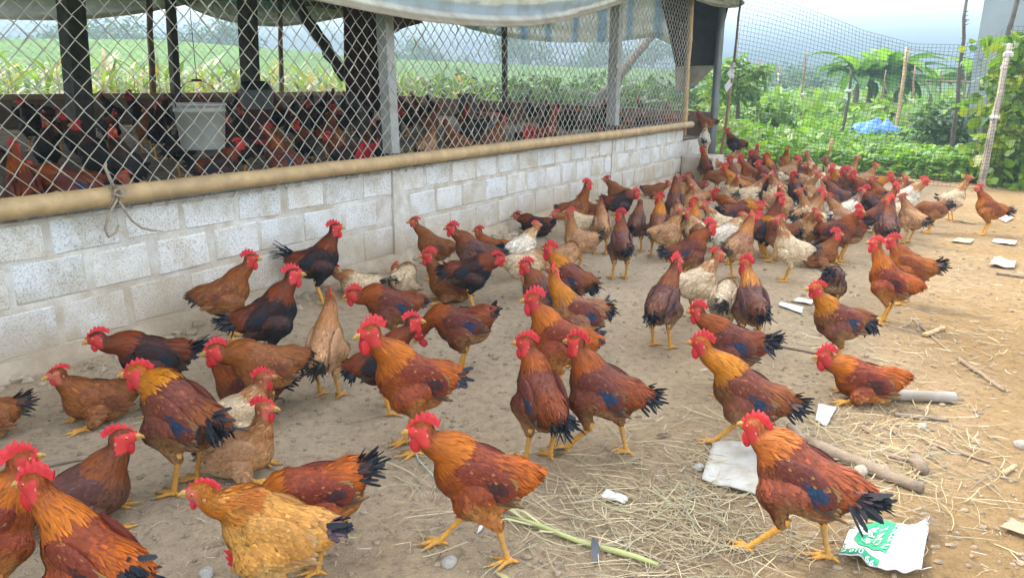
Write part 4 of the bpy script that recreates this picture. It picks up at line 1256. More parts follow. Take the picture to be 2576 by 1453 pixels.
_cache = {}
def cached(key, fn):
    if key not in _cache: _cache[key] = fn()
    return _cache[key]
CH_N = [0]
def chicken(loc, rz, pose='stand', scheme='brown', hen=False, turn=0, tail=None, comb=None, scale=1.0, lod=1, seed=None, share=None, plump=1.0, name=None, small=False):
    CH_N[0] += 1
    if seed is None: seed = 100 + CH_N[0]
    rr = random.Random(seed)
    S = SCH[scheme]
    if tail is None: tail = 'hen' if hen else rr.choice(['cock', 'low', 'curl', 'cock'])
    if comb is None: comb = rr.uniform(.25, .45) if hen else rr.uniform(.65, 1.0)
    bkey = share if share else ('u', CH_N[0])
    me, inf = cached(('body', bkey, lod), lambda: chicken_body(pose, scheme, hen, turn, lod, seed, plump))
    root = empty(name or ('hen' if hen else 'rooster'), loc, rz)
    root.scale = (scale,) * 3
    bo = mobj('body', me, None, root)
    Cn = Vector(inf['Cn']); rot = (0, -inf['pit'], 0)
    v = rr.randrange(2)
    for sg in (-1, 1):
        mobj('wing', cached(('wing', scheme, sg, lod, v), lambda: wing_mesh(scheme, sg, lod, 11 + v * 5 + sg, droop=v * 4)), None, root, Cn, rot).scale = TS
    tv = rr.randrange(3)
    tcol = S['tl']
    to = mobj('tail', cached(('tail', tail, tuple(tcol), tv), lambda: tail_mesh(tail, tcol, 31 + tv)), None, root, Cn, (0, -inf['pit'] + rr.uniform(-.12, .12), rr.uniform(-.15, .15)))
    to.scale = (.80, .84, .86)
    hl = Vector(inf['Hd']); hr = (0, -inf['hp'], inf['yaw'])
    cq = round(comb * 5) / 5 if comb > .15 else .15
    mobj('comb', cached(('comb', cq, seed % 3), lambda: comb_mesh(max(cq, .2), seed % 3)), None, root, hl, hr)
    for sg in (-1, 1):
        mobj('wattle', cached(('wattle', cq, sg), lambda: wattle_mesh(max(cq, .3), sg)), None, root, hl, hr)
        if not small:
            mobj('eye', cached(('eye', sg), lambda: eye_mesh(sg)), None, root, hl, hr)
            mobj('earlobe', cached(('lobe', sg), lambda: lobe_mesh(sg)), None, root, hl, hr)
    mobj('beak', cached(('beak',), beak_mesh), None, root, hl, hr)
    for hock, foot, sg in inf['legs']:
        if inf['sit'] and small: continue
        key = ('leg', tuple(np.round(foot - hock, 3)))
        lo_ = mobj('leg', cached(key, lambda: leg_mesh(foot - hock + A3(0, 0, .008), inf['sit'])), None, root, Vector(hock))
        mobj('foot', cached(('foot', sg, seed % 2), lambda: foot_mesh(seed % 2 * 3 + sg)), None, lo_, Vector(foot - hock), (0, 0, rr.uniform(-.2, .2)))
    return root
# ================================================================== the flock in the yard
# x, y of the trunk in the picture, facing (0 right, 90 away, 180 left, 270 to the camera), pose, plumage, h = hen / r = rooster, options, label
H_, R_ = True, False
FLOCK = [
 (-45,1335, 12,'stand','orange',R_,dict(),'rooster cut by the left picture edge, only its pale comb, face and orange neck showing'),
 (205,1245,  -8,'sit','maroon',R_,dict(tail='cock',scale=1.08),'dusty dark maroon rooster lying down near the left edge, head raised to the right'),
 (232,1400, 128,'stand','orange',R_,dict(tail='curl',turn=20),"rooster seen from behind at the bottom left corner with curled black tail"),
 (456,1036, 134,'stand','gold',R_,dict(tail='curl',turn=30,scale=1.12,hd=(.185,0,.395)),'golden necked rooster seen from behind at lower left, looking left over a black tail'),
 (245,1002, 183,'sit','brown',H_,dict(scale=1.05),'plain brown hen lying against the foot of the wall at far left, small comb'),
 (-60,1050, 178,'sit','brown',H_,dict(tail='low'),'brown hen mostly outside the left edge, only its rump and black tail showing'),
 (385,895,  178,'low','blackred',R_,dict(tail='sickle',turn=0,hd=(.20,0,.38)),'dark rooster with mahogany cape facing left in front of the lower wall, jagged red comb'),
 (565,735,    2,'stand','brown',R_,dict(tail='hen'),'golden brown young rooster facing right beside the wall, behind the dark green tailed rooster'),
 (675,790,    6,'stand','blackred',R_,dict(tail='low',scale=1.08),'large black and mahogany rooster facing right with a dark green drooping tail'),
 (797,645,    4,'tall','blackred',R_,dict(tail='sickle',scale=1.04,p=14),'proud black breasted rooster standing tall against the wall with curved sickle tail'),
 (818,868,   66,'tall','buff',H_,dict(comb=.6,tail='curl',turn=20),'upright buff hen seen from behind with orange legs and ragged grey tail, left of centre'),
 (668,915,  178,'low','brown',R_,dict(tail='curl',turn=0),'brown rooster facing left with a toothed comb, upper of two heads close together'),
 (625,972,  180,'sit','mahog',R_,dict(tail='low',turn=0),'mahogany rooster with dark tail facing left, lower of two heads close together'),
 (596,1042,   4,'sit','cream',H_,dict(comb=.7),'cream hen lying down facing right, the farther of two pale hens behind the golden rooster'),
 (602,1135, -14,'sit','buff',H_,dict(comb=.7),'buff hen lying down facing right, the nearer of two pale hens behind the golden rooster'),
 (690,1330, 172,'stand','goldbuff',H_,dict(comb=.3,tail='hen',scale=1.08,hd=(.165,0,.375)),'large golden buff hen in the foreground with chestnut neck and black tail tip'),
 (800,1238, 180,'peck','orange',R_,dict(tail='low',scale=.97),'orange rooster with its head down, half hidden behind the golden buff hen'),
 (1040,950, 197,'stand','orange',R_,dict(tail='hen',scale=1.14),'big bright orange rooster near the centre facing left with dark folded wing'),
 (965,905,    5,'stand','blackred',R_,dict(tail='curl',scale=.92),"dark rooster mostly hidden behind the big orange one, only its face showing"),
 (985,765,  182,'low','mahog',R_,dict(tail='hen',hd=(.21,0,.30)),'mahogany rooster with a blue wing patch, its head hidden behind the upright buff hen'),
 (905,716,  170,'sitlow','cream',H_,dict(),'cream hen dozing on the ground behind the blue winged rooster, the left of two'),
 (1015,700,  60,'sitpreen','cream',H_,dict(),'cream hen preening on the ground behind the blue winged rooster, the right of two'),
 (1135,715, 175,'sit','brown',R_,dict(tail='hen',comb=.8,scale=1.1),'stout chestnut brown bird resting with head up facing left, just above the picture centre'),
 (1165,815, 168,'peck','mahog',R_,dict(tail='hen',scale=1.02,hd=(.235,0,.20)),'red brown rooster bending to the left with speckled back and grey wing tip'),
 (1185,682,   2,'low','blackred',R_,dict(tail='cock',hd=(.195,0,.365)),"black rooster with big red comb facing right, before the maroon one by the wall"),
 (1192,630, 178,'stand','maroon',R_,dict(tail='cock'),'dark maroon rooster facing left near the wall foot, behind the black one'),
 (1092,618, 180,'stand','brown',H_,dict(tail='hen'),"slim brown hen facing left close to the wall, below the concrete pillar"),
 (1236,622, 180,'sit','rufous',H_,dict(comb=.6),'rufous hen with only its head showing behind the dark maroon rooster'),
 (1432,698, 160,'stand','gold',R_,dict(tail='curl'),'rooster with long golden hackles facing left, farthest of the four heads in the middle group'),
 (1368,735, 176,'stand','maroon',R_,dict(tail='cock',scale=.96),'dull maroon rooster facing left, partly hidden behind the golden necked one looking back'),
 (1452,785, 200,'stand','gold',R_,dict(turn=-120,tail='curl',scale=1.03,scheme2=1),'golden necked rooster turning its head back to the right in the middle group'),
 (1408,850, 176,'stand','orange',R_,dict(tail='hen',scale=1.06),'orange brown rooster facing left in the middle group with a rounded brown tail'),
 (1362,995, 112,'stand','mahog',R_,dict(turn=45,tail='curl',scale=1.04),'chestnut rooster seen from behind at the centre, looking left with small curled tail'),
 (1518,975, 158,'stand','mahog',R_,dict(turn=-8,tail='low',scale=1.06,walk=1,hd=(.145,0,.425)),'striding rooster with bright blue wing patch and ragged tail, right of centre'),
 (1205,1195,180,'walk','orange',R_,dict(tail='none',scale=1.04),'tailless orange rooster walking left in the foreground with white flecks on its wing'),
 (2022,1200,169,'walk','orange',R_,dict(tail='low',scale=1.06,scheme='mahog2',hd=(.185,0,.395)),'red brown rooster in the right foreground walking left with spread black tail'),
 (1882,990, 173,'walk','gold',R_,dict(tail='low',scale=1.03),'rooster with golden neck and blue wing walking left in front of the torn paper'),
 (1843,862, 173,'low','mahog',R_,dict(tail='low',hd=(.205,0,.375)),'mahogany rooster with fanned black tail leaning left, behind the golden necked walker'),
 (2178,958, 184,'sitlow','orange',R_,dict(tail='none'),'bright orange rooster lying beside the grey pipe on the right'),
 (2110,803, 205,'stand','gold',R_,dict(tail='curl',scale=.96),'rooster with orange neck and dark mottled body standing alone on the right'),
 (2095,703,  85,'peck','maroon',H_,dict(tail='curl',scale=.95),'hunched grey brown bird seen from behind just above the lone mottled rooster'),
 (2243,705, 166,'tall','orange',R_,dict(tail='none',p=18),"tall bright orange rooster at the flock's right edge, nearer of a pair"),
 (2290,668, 172,'stand','rufous',R_,dict(tail='low'),"orange brown rooster with black tail, farther of the pair at the flock's edge"),
 (1668,760,  70,'stand','maroon',R_,dict(turn=-30,tail='curl'),'brown rooster seen from behind right of centre, head turned to the right'),
 (1752,708,  22,'stand','cream',H_,dict(comb=.6),'cream hen with golden neck facing right beside the brown rooster seen from behind'),
 (1822,752,  80,'low','cream',H_,dict(tail='curl'),'pale hen seen from behind with a black tail, left of a brown rooster'),
 (1893,762, 108,'stand','maroon',R_,dict(turn=40,tail='curl',scheme2=1),'rooster seen from behind with orange neck turned left and drooping black tail'),
 (1990,622, 184,'tall','cream',H_,dict(p=14,tail='low'),'slender pale buff hen standing alone facing left with yellow legs'),
 (2062,640,  15,'sit','brown',R_,dict(tail='hen',comb=.7),'brown bird crouching to the right behind the slender pale hen'),
 (2128,582, 168,'peck','mahog',R_,dict(tail='low'),'dark rooster stooping to the left with its blue black tail in the air'),
 (1563,612, 100,'tall','maroon',R_,dict(turn=50,tail='curl',p=18),'dark maroon rooster seen from behind with a broad black tail, looking left'),
 (1658,565,  95,'tall','gold',R_,dict(turn=40,tail='low',scheme2=1),'slim golden necked rooster seen from behind on long yellow legs'),
 (1602,562,  82,'stand','maroon',H_,dict(tail='low'),'grey brown hen with a ruffled striped wing, between two upright roosters'),
 (1460,603, 178,'tall','buff',H_,dict(p=8),'long buff hen facing left with chestnut neck, behind the golden hackled rooster'),
 (1313,620,  38,'stand','white',H_,dict(comb=.5),'white bodied hen with brown neck looking right near the wall'),
 (1348,566, 182,'sitlow','blackred',H_,dict(scale=1.1),'dark brown hen lying along the wall foot facing left'),
 (1455,558, 180,'low','cream',H_,dict(),'pale hen hidden behind the long buff hen, only its back showing'),
 (1446,526,   6,'tall','brown',R_,dict(p=8,tail='hen'),'brown rooster with upright red comb facing right close to the wall'),
 (1514,566, 100,'tall','buff',H_,dict(turn=0),'buff hen with a thin tall neck seen from behind, left of the black rooster'),
 (1490,530, 180,'sit','rufous',H_,dict(),'small rufous hen glimpsed low between two buff necks'),
 (1560,506,  16,'low','blackred',R_,dict(tail='cock',hd=(.175,0,.365)),'black rooster with blue sheen facing right near the wall, red wattles hanging'),
 (1556,484, 178,'stand','brown',H_,dict(comb=.5),'brown hen whose head alone shows above the blue black rooster'),
 (1645,479,   0,'sitlow','brown',H_,dict(),'dark brown hen sitting by the wall foot behind the slim golden necked rooster'),
 (1697,508,  95,'tall','maroon',R_,dict(turn=15,tail='curl'),'dark purplish rooster seen from behind, tall at the left of the far crowd'),
 (1730,486, 195,'stand','buff',H_,dict(),'buff brown hen just right of the dark purplish rooster, looking left'),
 (1705,542,  92,'low','buff',H_,dict(tail='curl'),'buff hen seen from behind with a grey tail, below the dark purplish rooster'),
 (1418,640,   5,'preen','buff',H_,dict(scale=.9),'ruffled brown and grey hen preening behind the golden hackled rooster'),
 (1322,664,   8,'low','cream',H_,dict(tail='low',hd=(.21,0,.22)),'cream hen bending down behind the row of red combs, pale tail to the left'),
 (1732,630,  18,'stand','mahog',R_,dict(tail='low'),'rooster with red brown neck facing right away, blue in its wing, in the mid crowd'),
 (1750,573, 102,'stand','gold',R_,dict(turn=50,tail='curl',scheme2=1),'brown rooster seen from behind with orange neck, looking left at the mid crowd'),
 (1806,560, 192,'stand','cream',H_,dict(),'cream hen with ochre neck facing left, shoulder to shoulder with an orange necked rooster'),
 (1828,588,  24,'stand','white',H_,dict(comb=.15),'whitish hen stretching its brown neck up to the right in the mid crowd'),
 (1840,522, 158,'low','rufous',R_,dict(tail='cock',hd=(.19,0,.365)),'rufous rooster with a black tail turned to the camera, in the upper mid crowd'),
 (1860,615,  60,'stand','buff',R_,dict(tail='curl',comb=.6,scheme2=1),'stocky buff brown bird seen from behind with raised orange neck, in the mid crowd'),
 (1926,570,  32,'tall','blackred',R_,dict(p=14,tail='low'),'dark blue black rooster with brown neck facing right behind the stocky buff bird'),
 (2038,536,  28,'tall','buff',R_,dict(p=14,tail='curl',comb=.9),'light brown rooster on yellow legs seen from behind, head turned right'),
 (2091,540,  90,'low','white',H_,dict(tail='curl'),'whitish grey hen seen from behind with a round black tail'),
 (1950,508,  10,'peck','buff',H_,dict(tail='curl'),'buff grey hen with head down and dark tail to the left in the mid crowd'),
 # doorway and far end
 (1786,303, 180,'low','brown',H_,dict(z0=.60,tail='low',hd=(.165,0,.395),st=(12.06,.10,.60)),'red brown hen standing highest, in the coop doorway with neck stretched left'),
 (1752,322,  15,'stand','rufous',H_,dict(z0=.55,st=(11.0,.18,.60)),'rufous hen in the doorway looking right behind the white hen'),
 (1756,340,  90,'stand','white',H_,dict(z0=.30,tail='curl',st=(10.98,-.25,.40)),'round white hen seen from behind on the step below the doorway'),
 (1822,358, 175,'stand','blackred',R_,dict(z0=.25,tail='curl',st=(12.0,-.42,.27)),'dark rooster with black tail facing left beside the doorway step'),
 (1806,384,  70,'tall','brown',R_,dict(z0=.06,tail='hen',st=(11.75,-.80,0)),'red necked rooster craning upwards in front of the doorway'),
 (1781,414,   3,'low','buff',H_,dict(tail='low',hd=(.20,0,.29),scale=1.1),'large buff hen at the wall end facing right with barred tail to the left'),
 (1714,402, 205,'tall','rufous',H_,dict(comb=.5),'rufous hen with raised head against the very end of the block wall'),
 (1756,382,  10,'preen','buff',H_,dict(z0=.05,st=(11.1,-.72,0)),'fluffed buff hen preening below the doorway step'),
 (1843,398,  12,'stand','buff',H_,dict(),'buff hen with raised head looking right, behind the large buff one at the wall end'),
 (1850,448, 168,'tall','maroon',R_,dict(tail='hen'),'maroon rooster with long bare looking neck in the far crowd, facing left'),
 (1852,464, 178,'stand','gold',R_,dict(scheme2=2),'yellow ochre rooster facing left in the far crowd'),
 (1733,452,  95,'sitpreen','brown',H_,dict(tail='curl'),'brown hen crouched by the wall end with black tail towards the camera'),
 (1745,474,   0,'sitlow','maroon',H_,dict(),'purplish dark hen sitting in the far crowd beneath the crouched brown one'),
 (1912,412, 168,'stand','blackred',R_,dict(),'dark rooster at the back row of the far crowd, half hidden by an orange neck'),
 (1888,436, 178,'stand','rufous',R_,dict(),'red faced rufous rooster facing left in the back of the far crowd'),
 (1930,444, 175,'stand','maroon',R_,dict(),'grey maroon rooster with scarlet comb facing left in the far crowd'),
 (1942,434, 150,'tall','gold',R_,dict(tail='cock'),'gold necked rooster facing left with a dark back, tallest comb of the far crowd'),
 (1888,486,  18,'stand','cream',H_,dict(tail='cock'),'pale hen with brown neck and black tail facing right in the far crowd'),
 (1938,472, 100,'low','blackred',R_,dict(tail='curl'),'dark rooster seen from behind with round black tail in the far crowd'),
 (2002,482, 108,'stand','blackred',R_,dict(turn=45,tail='curl'),'blue black rooster with drooping tail and red head turned left in the far crowd'),
 (2034,458,   0,'peck','buff',H_,dict(),'buff hen lowering its head at the right part of the far crowd'),
 (1966,452, 120,'low','cream',H_,dict(),'fluffy pale hen between two dark roosters of the far crowd'),
 (1982,430,  18,'stand','buff',R_,dict(comb=.8),'light brown rooster with erect comb looking right in the back row'),
 (2042,423, 196,'tall','cream',H_,dict(comb=.15),'tall pale yellow hen in the sun at the back row, facing left'),
 (2022,433, 180,'tall','maroon',H_,dict(comb=.15),'thin necked maroon hen directly in front of the tall pale yellow one'),
 (2096,428, 182,'stand','cream',H_,dict(scheme2=3),'sunlit hen with dark red neck facing left in the back row by the short stake'),
 (2132,436,  18,'tall','buff',H_,dict(p=10),'golden brown hen stretching up to the right before the leafy plants'),
 (2104,455,   5,'stand','maroon',H_,dict(comb=.15),'grey brown hen under the golden brown stretching one'),
 (2174,450,  10,'stand','buff',H_,dict(comb=.3),'buff hen with reddish face looking right, farthest right of the back row'),
 (2150,474, 170,'stand','maroon',R_,dict(),'red combed maroon rooster facing left, left of a pair at the right of the crowd'),
 (2175,480, 172,'stand','mahog',R_,dict(),'red combed chestnut rooster facing left, right of a pair at the right of the crowd'),
 (2192,467,   2,'low','gold',R_,dict(hd=(.19,0,.375)),'maroon backed rooster with gold neck facing right at the edge of the plants'),
 (2105,490, 182,'stand','maroon',H_,dict(comb=.3),'dusty brown hen with buff neck facing left in the right crowd'),
 (2134,526,  42,'stand','white',H_,dict(tail='cock',scheme2=3),'white and grey hen with brown head looking right in the right crowd'),
 (2197,520, 132,'stand','blackred',R_,dict(turn=30,tail='curl'),'dark rooster with reddish neck looking left, black tail to the camera, right crowd'),
 (2280,494,   0,'stand','white',R_,dict(tail='cock',scale=1.05,comb=.6),'white bird with golden neck and black tail facing right in the sun'),
 (2272,468, 180,'sitlow','mahog',H_,dict(),'dark red hen lying behind the white bird with the black tail'),
 (2294,546, 150,'stand','buff',H_,dict(comb=.2,tail='low'),'tawny hen on tall legs with its back to the camera, right of the crowd'),
 (2348,527, 188,'peck','brown',H_,dict(tail='curl'),'brown hen with head down and dark rump at the right, beside the tawny one'),
 (2398,497,  25,'tall','cream',H_,dict(p=12,comb=.15),'pale cream hen walking away to the right along the net fence'),
 (2490,522, 190,'tall','rufous',H_,dict(p=14,comb=.4,tail='low',scale=1.05),'rufous hen at far right below the bamboo fence post, facing left'),
 (2235,567,  96,'tall','maroon',R_,dict(p=18,turn=20,tail='curl'),'grey maroon rooster seen from behind with heart shaped black tail, right crowd'),
 (2252,535,  60,'low','cream',H_,dict(tail='low'),'pale hen with brown tail tip tucked behind the tawny one'),
 (2218,492, 185,'stand','rufous',H_,dict(comb=.2),'rufous hen almost hidden under the black tail of the white bird'),
]
rgx = random.Random(77)
_used = [P(f[0], f[1], .2)[:2] for f in FLOCK]
_xt = 0
while _xt < 30:
    x = rgx.uniform(1660, 2260); y = rgx.uniform(402, 590)
    if y < 395 + max(0, x - 1950) * .22: continue
    q = P(x, y, .27)
    s_, t_ = to_st(q)
    if t_ > -.3 or q[1] > 12.0: continue
    if min(math.hypot(q[0] - a[0], q[1] - a[1]) for a in _used) < .26: continue
    _used.append(q[:2]); _xt += 1
    sch, wd, hen = rgx.choice([('buff', 'buff', H_), ('brown', 'brown', H_), ('buff', 'buff', H_), ('mahog', 'chestnut', R_), ('rufous', 'rufous', H_), ('maroon', 'dusky', R_), ('cream', 'pale', H_), ('gold', 'gold necked', R_)])
    th = rgx.choice([rgx.uniform(-25, 40), rgx.uniform(60, 120), rgx.uniform(150, 205), rgx.uniform(150, 205), rgx.uniform(220, 320)])
    po = rgx.choice(['stand', 'tall', 'stand', 'low', 'peck', 'tall'])
    fc = ['facing right', 'facing away', 'facing left', 'facing the camera'][int(((th + 45) % 360) // 90)]
    near = min(FLOCK[:120], key=lambda f: math.hypot(f[0] - x, f[1] - y))
    row = 'last rows' if y < 445 else ('middle rows' if y < 510 else 'nearer rows')
    zn = 'by the wall end' if x < 1800 else ('left of the short stake' if x < 2060 else 'right of the short stake')
    pw = {'peck': 'pecking ', 'tall': 'upright ', 'low': 'leaning '}.get(po, '')
    FLOCK.append((x, y, th, po, sch, hen, dict(turn=rgx.choice([0, 0, 30, -30])), '%s%s %s %s, crowd %s %s' % (pw, wd, 'hen' if hen else 'rooster', fc, row, zn)))
    if [f[7] for f in FLOCK].count(FLOCK[-1][7]) > 1: FLOCK[-1] = FLOCK[-1][:7] + (FLOCK[-1][7] + ', ' + ('farther' if y < [f[1] for f in FLOCK if f[7] == FLOCK[-1][7]][0] else 'nearer') + ' one',)
# a few plumage variants
SCH['mahog2'] = dict(SCH['mahog'], ht=A3(.30,.075,.014), hb=A3(.40,.12,.018), bk=A3(.19,.042,.018), sd=A3(.25,.055,.016), we=A3(.45,.24,.08))
SCH['gold_1'] = dict(SCH['gold'], br=A3(.30,.13,.05), bk=A3(.20,.075,.04), sd=A3(.26,.10,.04), be=A3(.42,.26,.13), th=A3(.34,.18,.08))
SCH['gold_2'] = dict(SCH['gold'], br=A3(.45,.19,.04), bk=A3(.42,.16,.03), sd=A3(.44,.17,.03), wc=A3(.40,.15,.03))
SCH['maroon_1'] = dict(SCH['maroon'], ht=A3(.36,.12,.02), hb=A3(.40,.15,.025))
SCH['buff_1'] = dict(SCH['buff'], ht=A3(.34,.12,.025), hb=A3(.36,.14,.03), bk=A3(.28,.12,.06), wc=A3(.26,.11,.06))
SCH['cream_3'] = dict(SCH['cream'], ht=A3(.16,.04,.016), hb=A3(.18,.05,.02))
SCH['white_3'] = dict(SCH['white'], ht=A3(.17,.06,.03), hb=A3(.20,.08,.04))
_pose0 = {k: dict(v) for k, v in POSE.items()}
FIX = {'none': 'stub'}
_tm = tail_mesh
def tail_mesh(kind, col, seed):
    if kind == 'none':
        rg = np.random.default_rng(seed); n = 26
        aa = rg.uniform(-.9, .9, n); el = rg.uniform(-.7, .35, n)
        d = np.stack([-np.cos(el) * np.cos(aa), np.cos(el) * np.sin(aa), np.sin(el)], 1)
        nor = nrm(np.tile(A3(-.2, 0, 1), (n, 1))); nor = nrm(nor - d * (nor * d).sum(1, keepdims=True))
        c = np.tile(A3(.42, .20, .07), (n, 1)) * rg.uniform(.6, 1.3, n)[:, None]
        b = blades(np.tile(A3(-.145, 0, .03), (n, 1)) + rg.normal(0, .012, (n, 3)), d, nor, rg.uniform(.04, .065, n), np.full(n, .02), np.full(n, .05), np.full(n, .3), c, c * 1.15)
        me = np_mesh('tail', b[0], b[1], b[2], b[3]); me.materials.append(M_tail); return me
    return _tm(kind, col, seed)
for i, (x, y, th, pose, sch, hen, op, lab) in enumerate(FLOCK):
    op = dict(op)
    sc = op.get('scale', 1.0) * (.95 if hen else 1.02)
    sch = op.get('scheme', sch)
    if 'scheme2' in op:
        k2 = '%s_%d' % (sch, op['scheme2'])
        if k2 in SCH: sch = k2
    pd = dict(_pose0[pose])
    if 'hd' in op: pd['hd'] = op['hd']
    if 'p' in op: pd['p'] = op['p']
    if 'walk' in op: pd['walk'] = 1
    POSE['_cur'] = pd
    z0 = op.get('z0')
    base = 0.0 if z0 is None else z0
    p = P(x, y, base + pd['h'] * sc)
    if z0 is None:
        for _ in range(3):
            p = P(x, y, gz(p[0], p[1]) + pd['h'] * sc)
        base = gz(p[0], p[1])
        s_, t_ = to_st(p)
        if t_ > -.17 and s_ < 11:                       # keep clear of the wall
            p = A_(L(s_, -.17, 0)); base = gz(p[0], p[1])
    else:
        s_, t_ = to_st(p)
        lim = (.62, -.30) if z0 > .5 else (-.12, -.60)
        if z0 > .2: s_ = min(max(s_, 10.95), 12.2)
        p = A_(L(s_, min(max(t_, -.40 if z0 < .5 else .12), .6 if z0 > .5 else -.24), 0)) if z0 > .2 else p
        if z0 > .2: base = .30 if z0 < .5 else .60
    if 'st' in op:
        p = A_(L(op['st'][0], op['st'][1], 0)); base = op['st'][2]
    d = math.hypot(p[0], p[1])
    lod = 0 if d < 3.4 else (1 if d < 7.0 else 2)
    al = math.atan2(p[0], p[1])
    o = chicken((p[0], p[1], base), R(th) - al, '_cur', sch, hen, op.get('turn', 0), op.get('tail'), op.get('comb'), sc, lod, seed=200 + i, small=d > 8.5)
    tag(o, lab, 'hen' if hen else 'rooster', 'chickens loose in the yard')

# ------------------------------------------------------------------ birds inside the coop: a few prototypes, copied
PROT = []
for k, (pose, sch, hen, turn, tail) in enumerate([('stand','blackred',R_,0,'cock'), ('low','mahog',R_,0,'low'), ('tall','black',R_,40,'curl'), ('stand','black',H_,0,'hen'), ('sit','brown',H_,0,'hen'), ('peck','black',R_,0,'cock'), ('stand','brown',H_,-40,'hen'), ('low','black',H_,0,'hen'), ('sit','buff',H_,0,'hen'), ('tall','mahog',R_,-30,'cock'), ('stand','buff',H_,20,'hen')]):
    PROT.append((pose, sch, hen, turn, tail, ('in', k)))
INS = []      # px of the head or trunk, t into the coop, prototype, facing, label
INS += [((548,395),.55,0,5,'dark rooster with scarlet comb right behind the mesh beside the hanging white bucket'),
        ((190,415),.60,4,170,'tan hen behind the mesh near the tall dark square post'),
        ((172,448),.45,1,180,'rooster with deep red face low behind the mesh at left, next to the tan hen'),
        ((60,478),.45,9,100,'rooster with red comb low behind the rail at the left picture edge'),
        ((375,440),.42,8,190,'buff hen resting right behind the bamboo rail left of the bucket'),
        ((712,395),.55,9,180,'red faced rooster behind the mesh midway between bucket and grey post'),
        ((855,360),.9,10,100,'pale buff hen low behind the mesh left of the grey front post'),
        ((1075,400),.45,10,60,'buff hen close behind the mesh just right of the grey front post'),
        ((1150,355),.5,6,180,'brown hen with raised head behind the mesh right of the grey front post'),
        ((1240,345),.6,6,30,'brown hen in front of the lidded bucket in the coop'),
        ((1340,345),.45,1,0,'rooster facing right behind the rail with gold neck and scarlet comb'),
        ((1400,290),1.6,2,80,'dark rooster with raised red head left of the leaning log'),
        ((1690,285),.8,9,180,'rooster with red head near the end of the mesh, left of the bamboo end post'),
        ((1620,268),1.6,2,170,'tall dark rooster raising its head above the end wall, right of the second grey post'),
        ((1660,305),.45,1,5,'rooster with scarlet comb low behind the rail near its far end'),
        ((1480,320),.45,8,10,'buff hen low behind the rail left of the second grey post'),
        ((1535,300),1.0,3,180,'dark hen just behind the second grey post'),
        ((420,268),5.6,8,60,'pale hen perched by the back wall left of the hanging bucket'),
        ((640,300),3.4,0,190,'dark rooster standing beside the tall tube feeder')]
rg = random.Random(11)
taken = []
def put_inside(s, t, k, th, lab, group):
    pose, sch, hen, turn, tail, key = PROT[k]
    POSE['_cur'] = _pose0[pose]
    p = L(s, t, floor_z(t) + .005)
    al = math.atan2(p[0], p[1])
    o = chicken(p, R(th) - al, '_cur', sch, hen, turn, tail, 0.25 if hen else .5, .97 + rg.uniform(-.06, .05), 2, seed=900 + key[1], share=key, small=True)
    tag(o, lab, 'hen' if hen else 'rooster', group)
    taken.append((s, t))
for px, t, k, th, lab in INS:
    s, z = Wp(*px, t)
    put_inside(s, t, k, th, lab, 'birds inside the coop')
WORD = {0: 'dark rooster', 1: 'mahogany rooster', 2: 'dark rooster', 3: 'blackish hen', 4: 'brown hen', 5: 'dark rooster', 6: 'brown hen', 7: 'blackish hen', 8: 'buff hen', 9: 'mahogany rooster', 10: 'buff hen'}
ZONE = [(2.9, 'left of the dark post'), (5.6, 'between dark post and feeder'), (8.0, 'between feeder and maroon sheet'), (10.0, 'between maroon sheet and log'), (99, 'right of the log')]
n_in = 0
tries = 0
while n_in < 92 and tries < 4000:
    tries += 1
    t = .48 + 6.0 * rg.random() ** 1.25
    lo = 1.25 + t * .45; hi = 11.7
    s = lo + (hi - lo) * rg.random()
    if min(math.hypot(s - a, t - b) for a, b in taken) < .33: continue
    k = rg.choice([0, 2, 2, 2, 3, 3, 3, 4, 5, 5, 6, 7, 7, 7, 8, 9, 0, 2])
    zn = [w for lim, w in ZONE if s - t * .35 < lim][0]
    row = 'in the front row' if t < 1.6 else ('in the middle' if t < 4 else 'at the back')
    th = rg.uniform(0, 360)
    fc = ['facing right', 'facing away', 'facing left', 'facing the camera'][int(((th + 45) % 360) // 90)]
    ps_ = {4: 'resting ', 8: 'resting ', 5: 'pecking '}.get(k, '')
    lb_ = '%s%s %s %s of the coop %s' % (ps_, WORD[k], fc, row.replace('in the ', 'in ').replace('at the ', 'at '), zn)
    put_inside(s, t, k, th, lb_, lb_.replace('rooster', 'roosters').replace('hen ', 'hens '))
    n_in += 1
# ================================================================== plants
M_leaf = vcol('leaves', rough=.38, spec=.5, trans=.40)
M_bark = simple('bark', (.13, .10, .07), .9, .3, 12, bump=.5, bscale=40)
M_netblack = simple('black_net', (.028, .032, .034), .6, .2, 10)
M_ragwhite = simple('white_rag', (.62, .62, .60), .8, .12, 20)
rgn = np.random.default_rng(21)
def leaf_cloud(name, pos, L_, W_, cols, up=.6, mat=None, parent=None, curl=.25, droop=0.0, shape='leaf', loc=None, stuff=False, lo=False):
    n = len(pos)
    d = rgn.normal(0, 1, (n, 3)); d[:, 2] = d[:, 2] * .45 - droop; d = nrm(d)
    nr = rgn.normal(0, 1, (n, 3)) * (1 - up); nr[:, 2] += up + .05; nr = nrm(nr - d * (nr * d).sum(1, keepdims=True))
    lift = rgn.uniform(-.1, .2, n)
    hw = (.25, 1, .75, 0) if shape == 'leaf' else ((.75, 1.0, .62, 0) if shape == 'heart' else (.5, 1, .7, 0))
    c = np.clip(cols, .004, .8)
    V, Q, T, C, N = blades(pos, d, nr, L_, W_, lift, np.full(n, curl) * rgn.uniform(.4, 1.5, n), c * .9, c * 1.08, **(dict(st=(0, .45, 1.0), hw=(.45, 1, 0)) if lo else dict(hw=hw)))
    me = np_mesh(name, V, Q, T, C, True)
    o = mobj(name, me, mat or M_leaf, parent, loc)
    return o
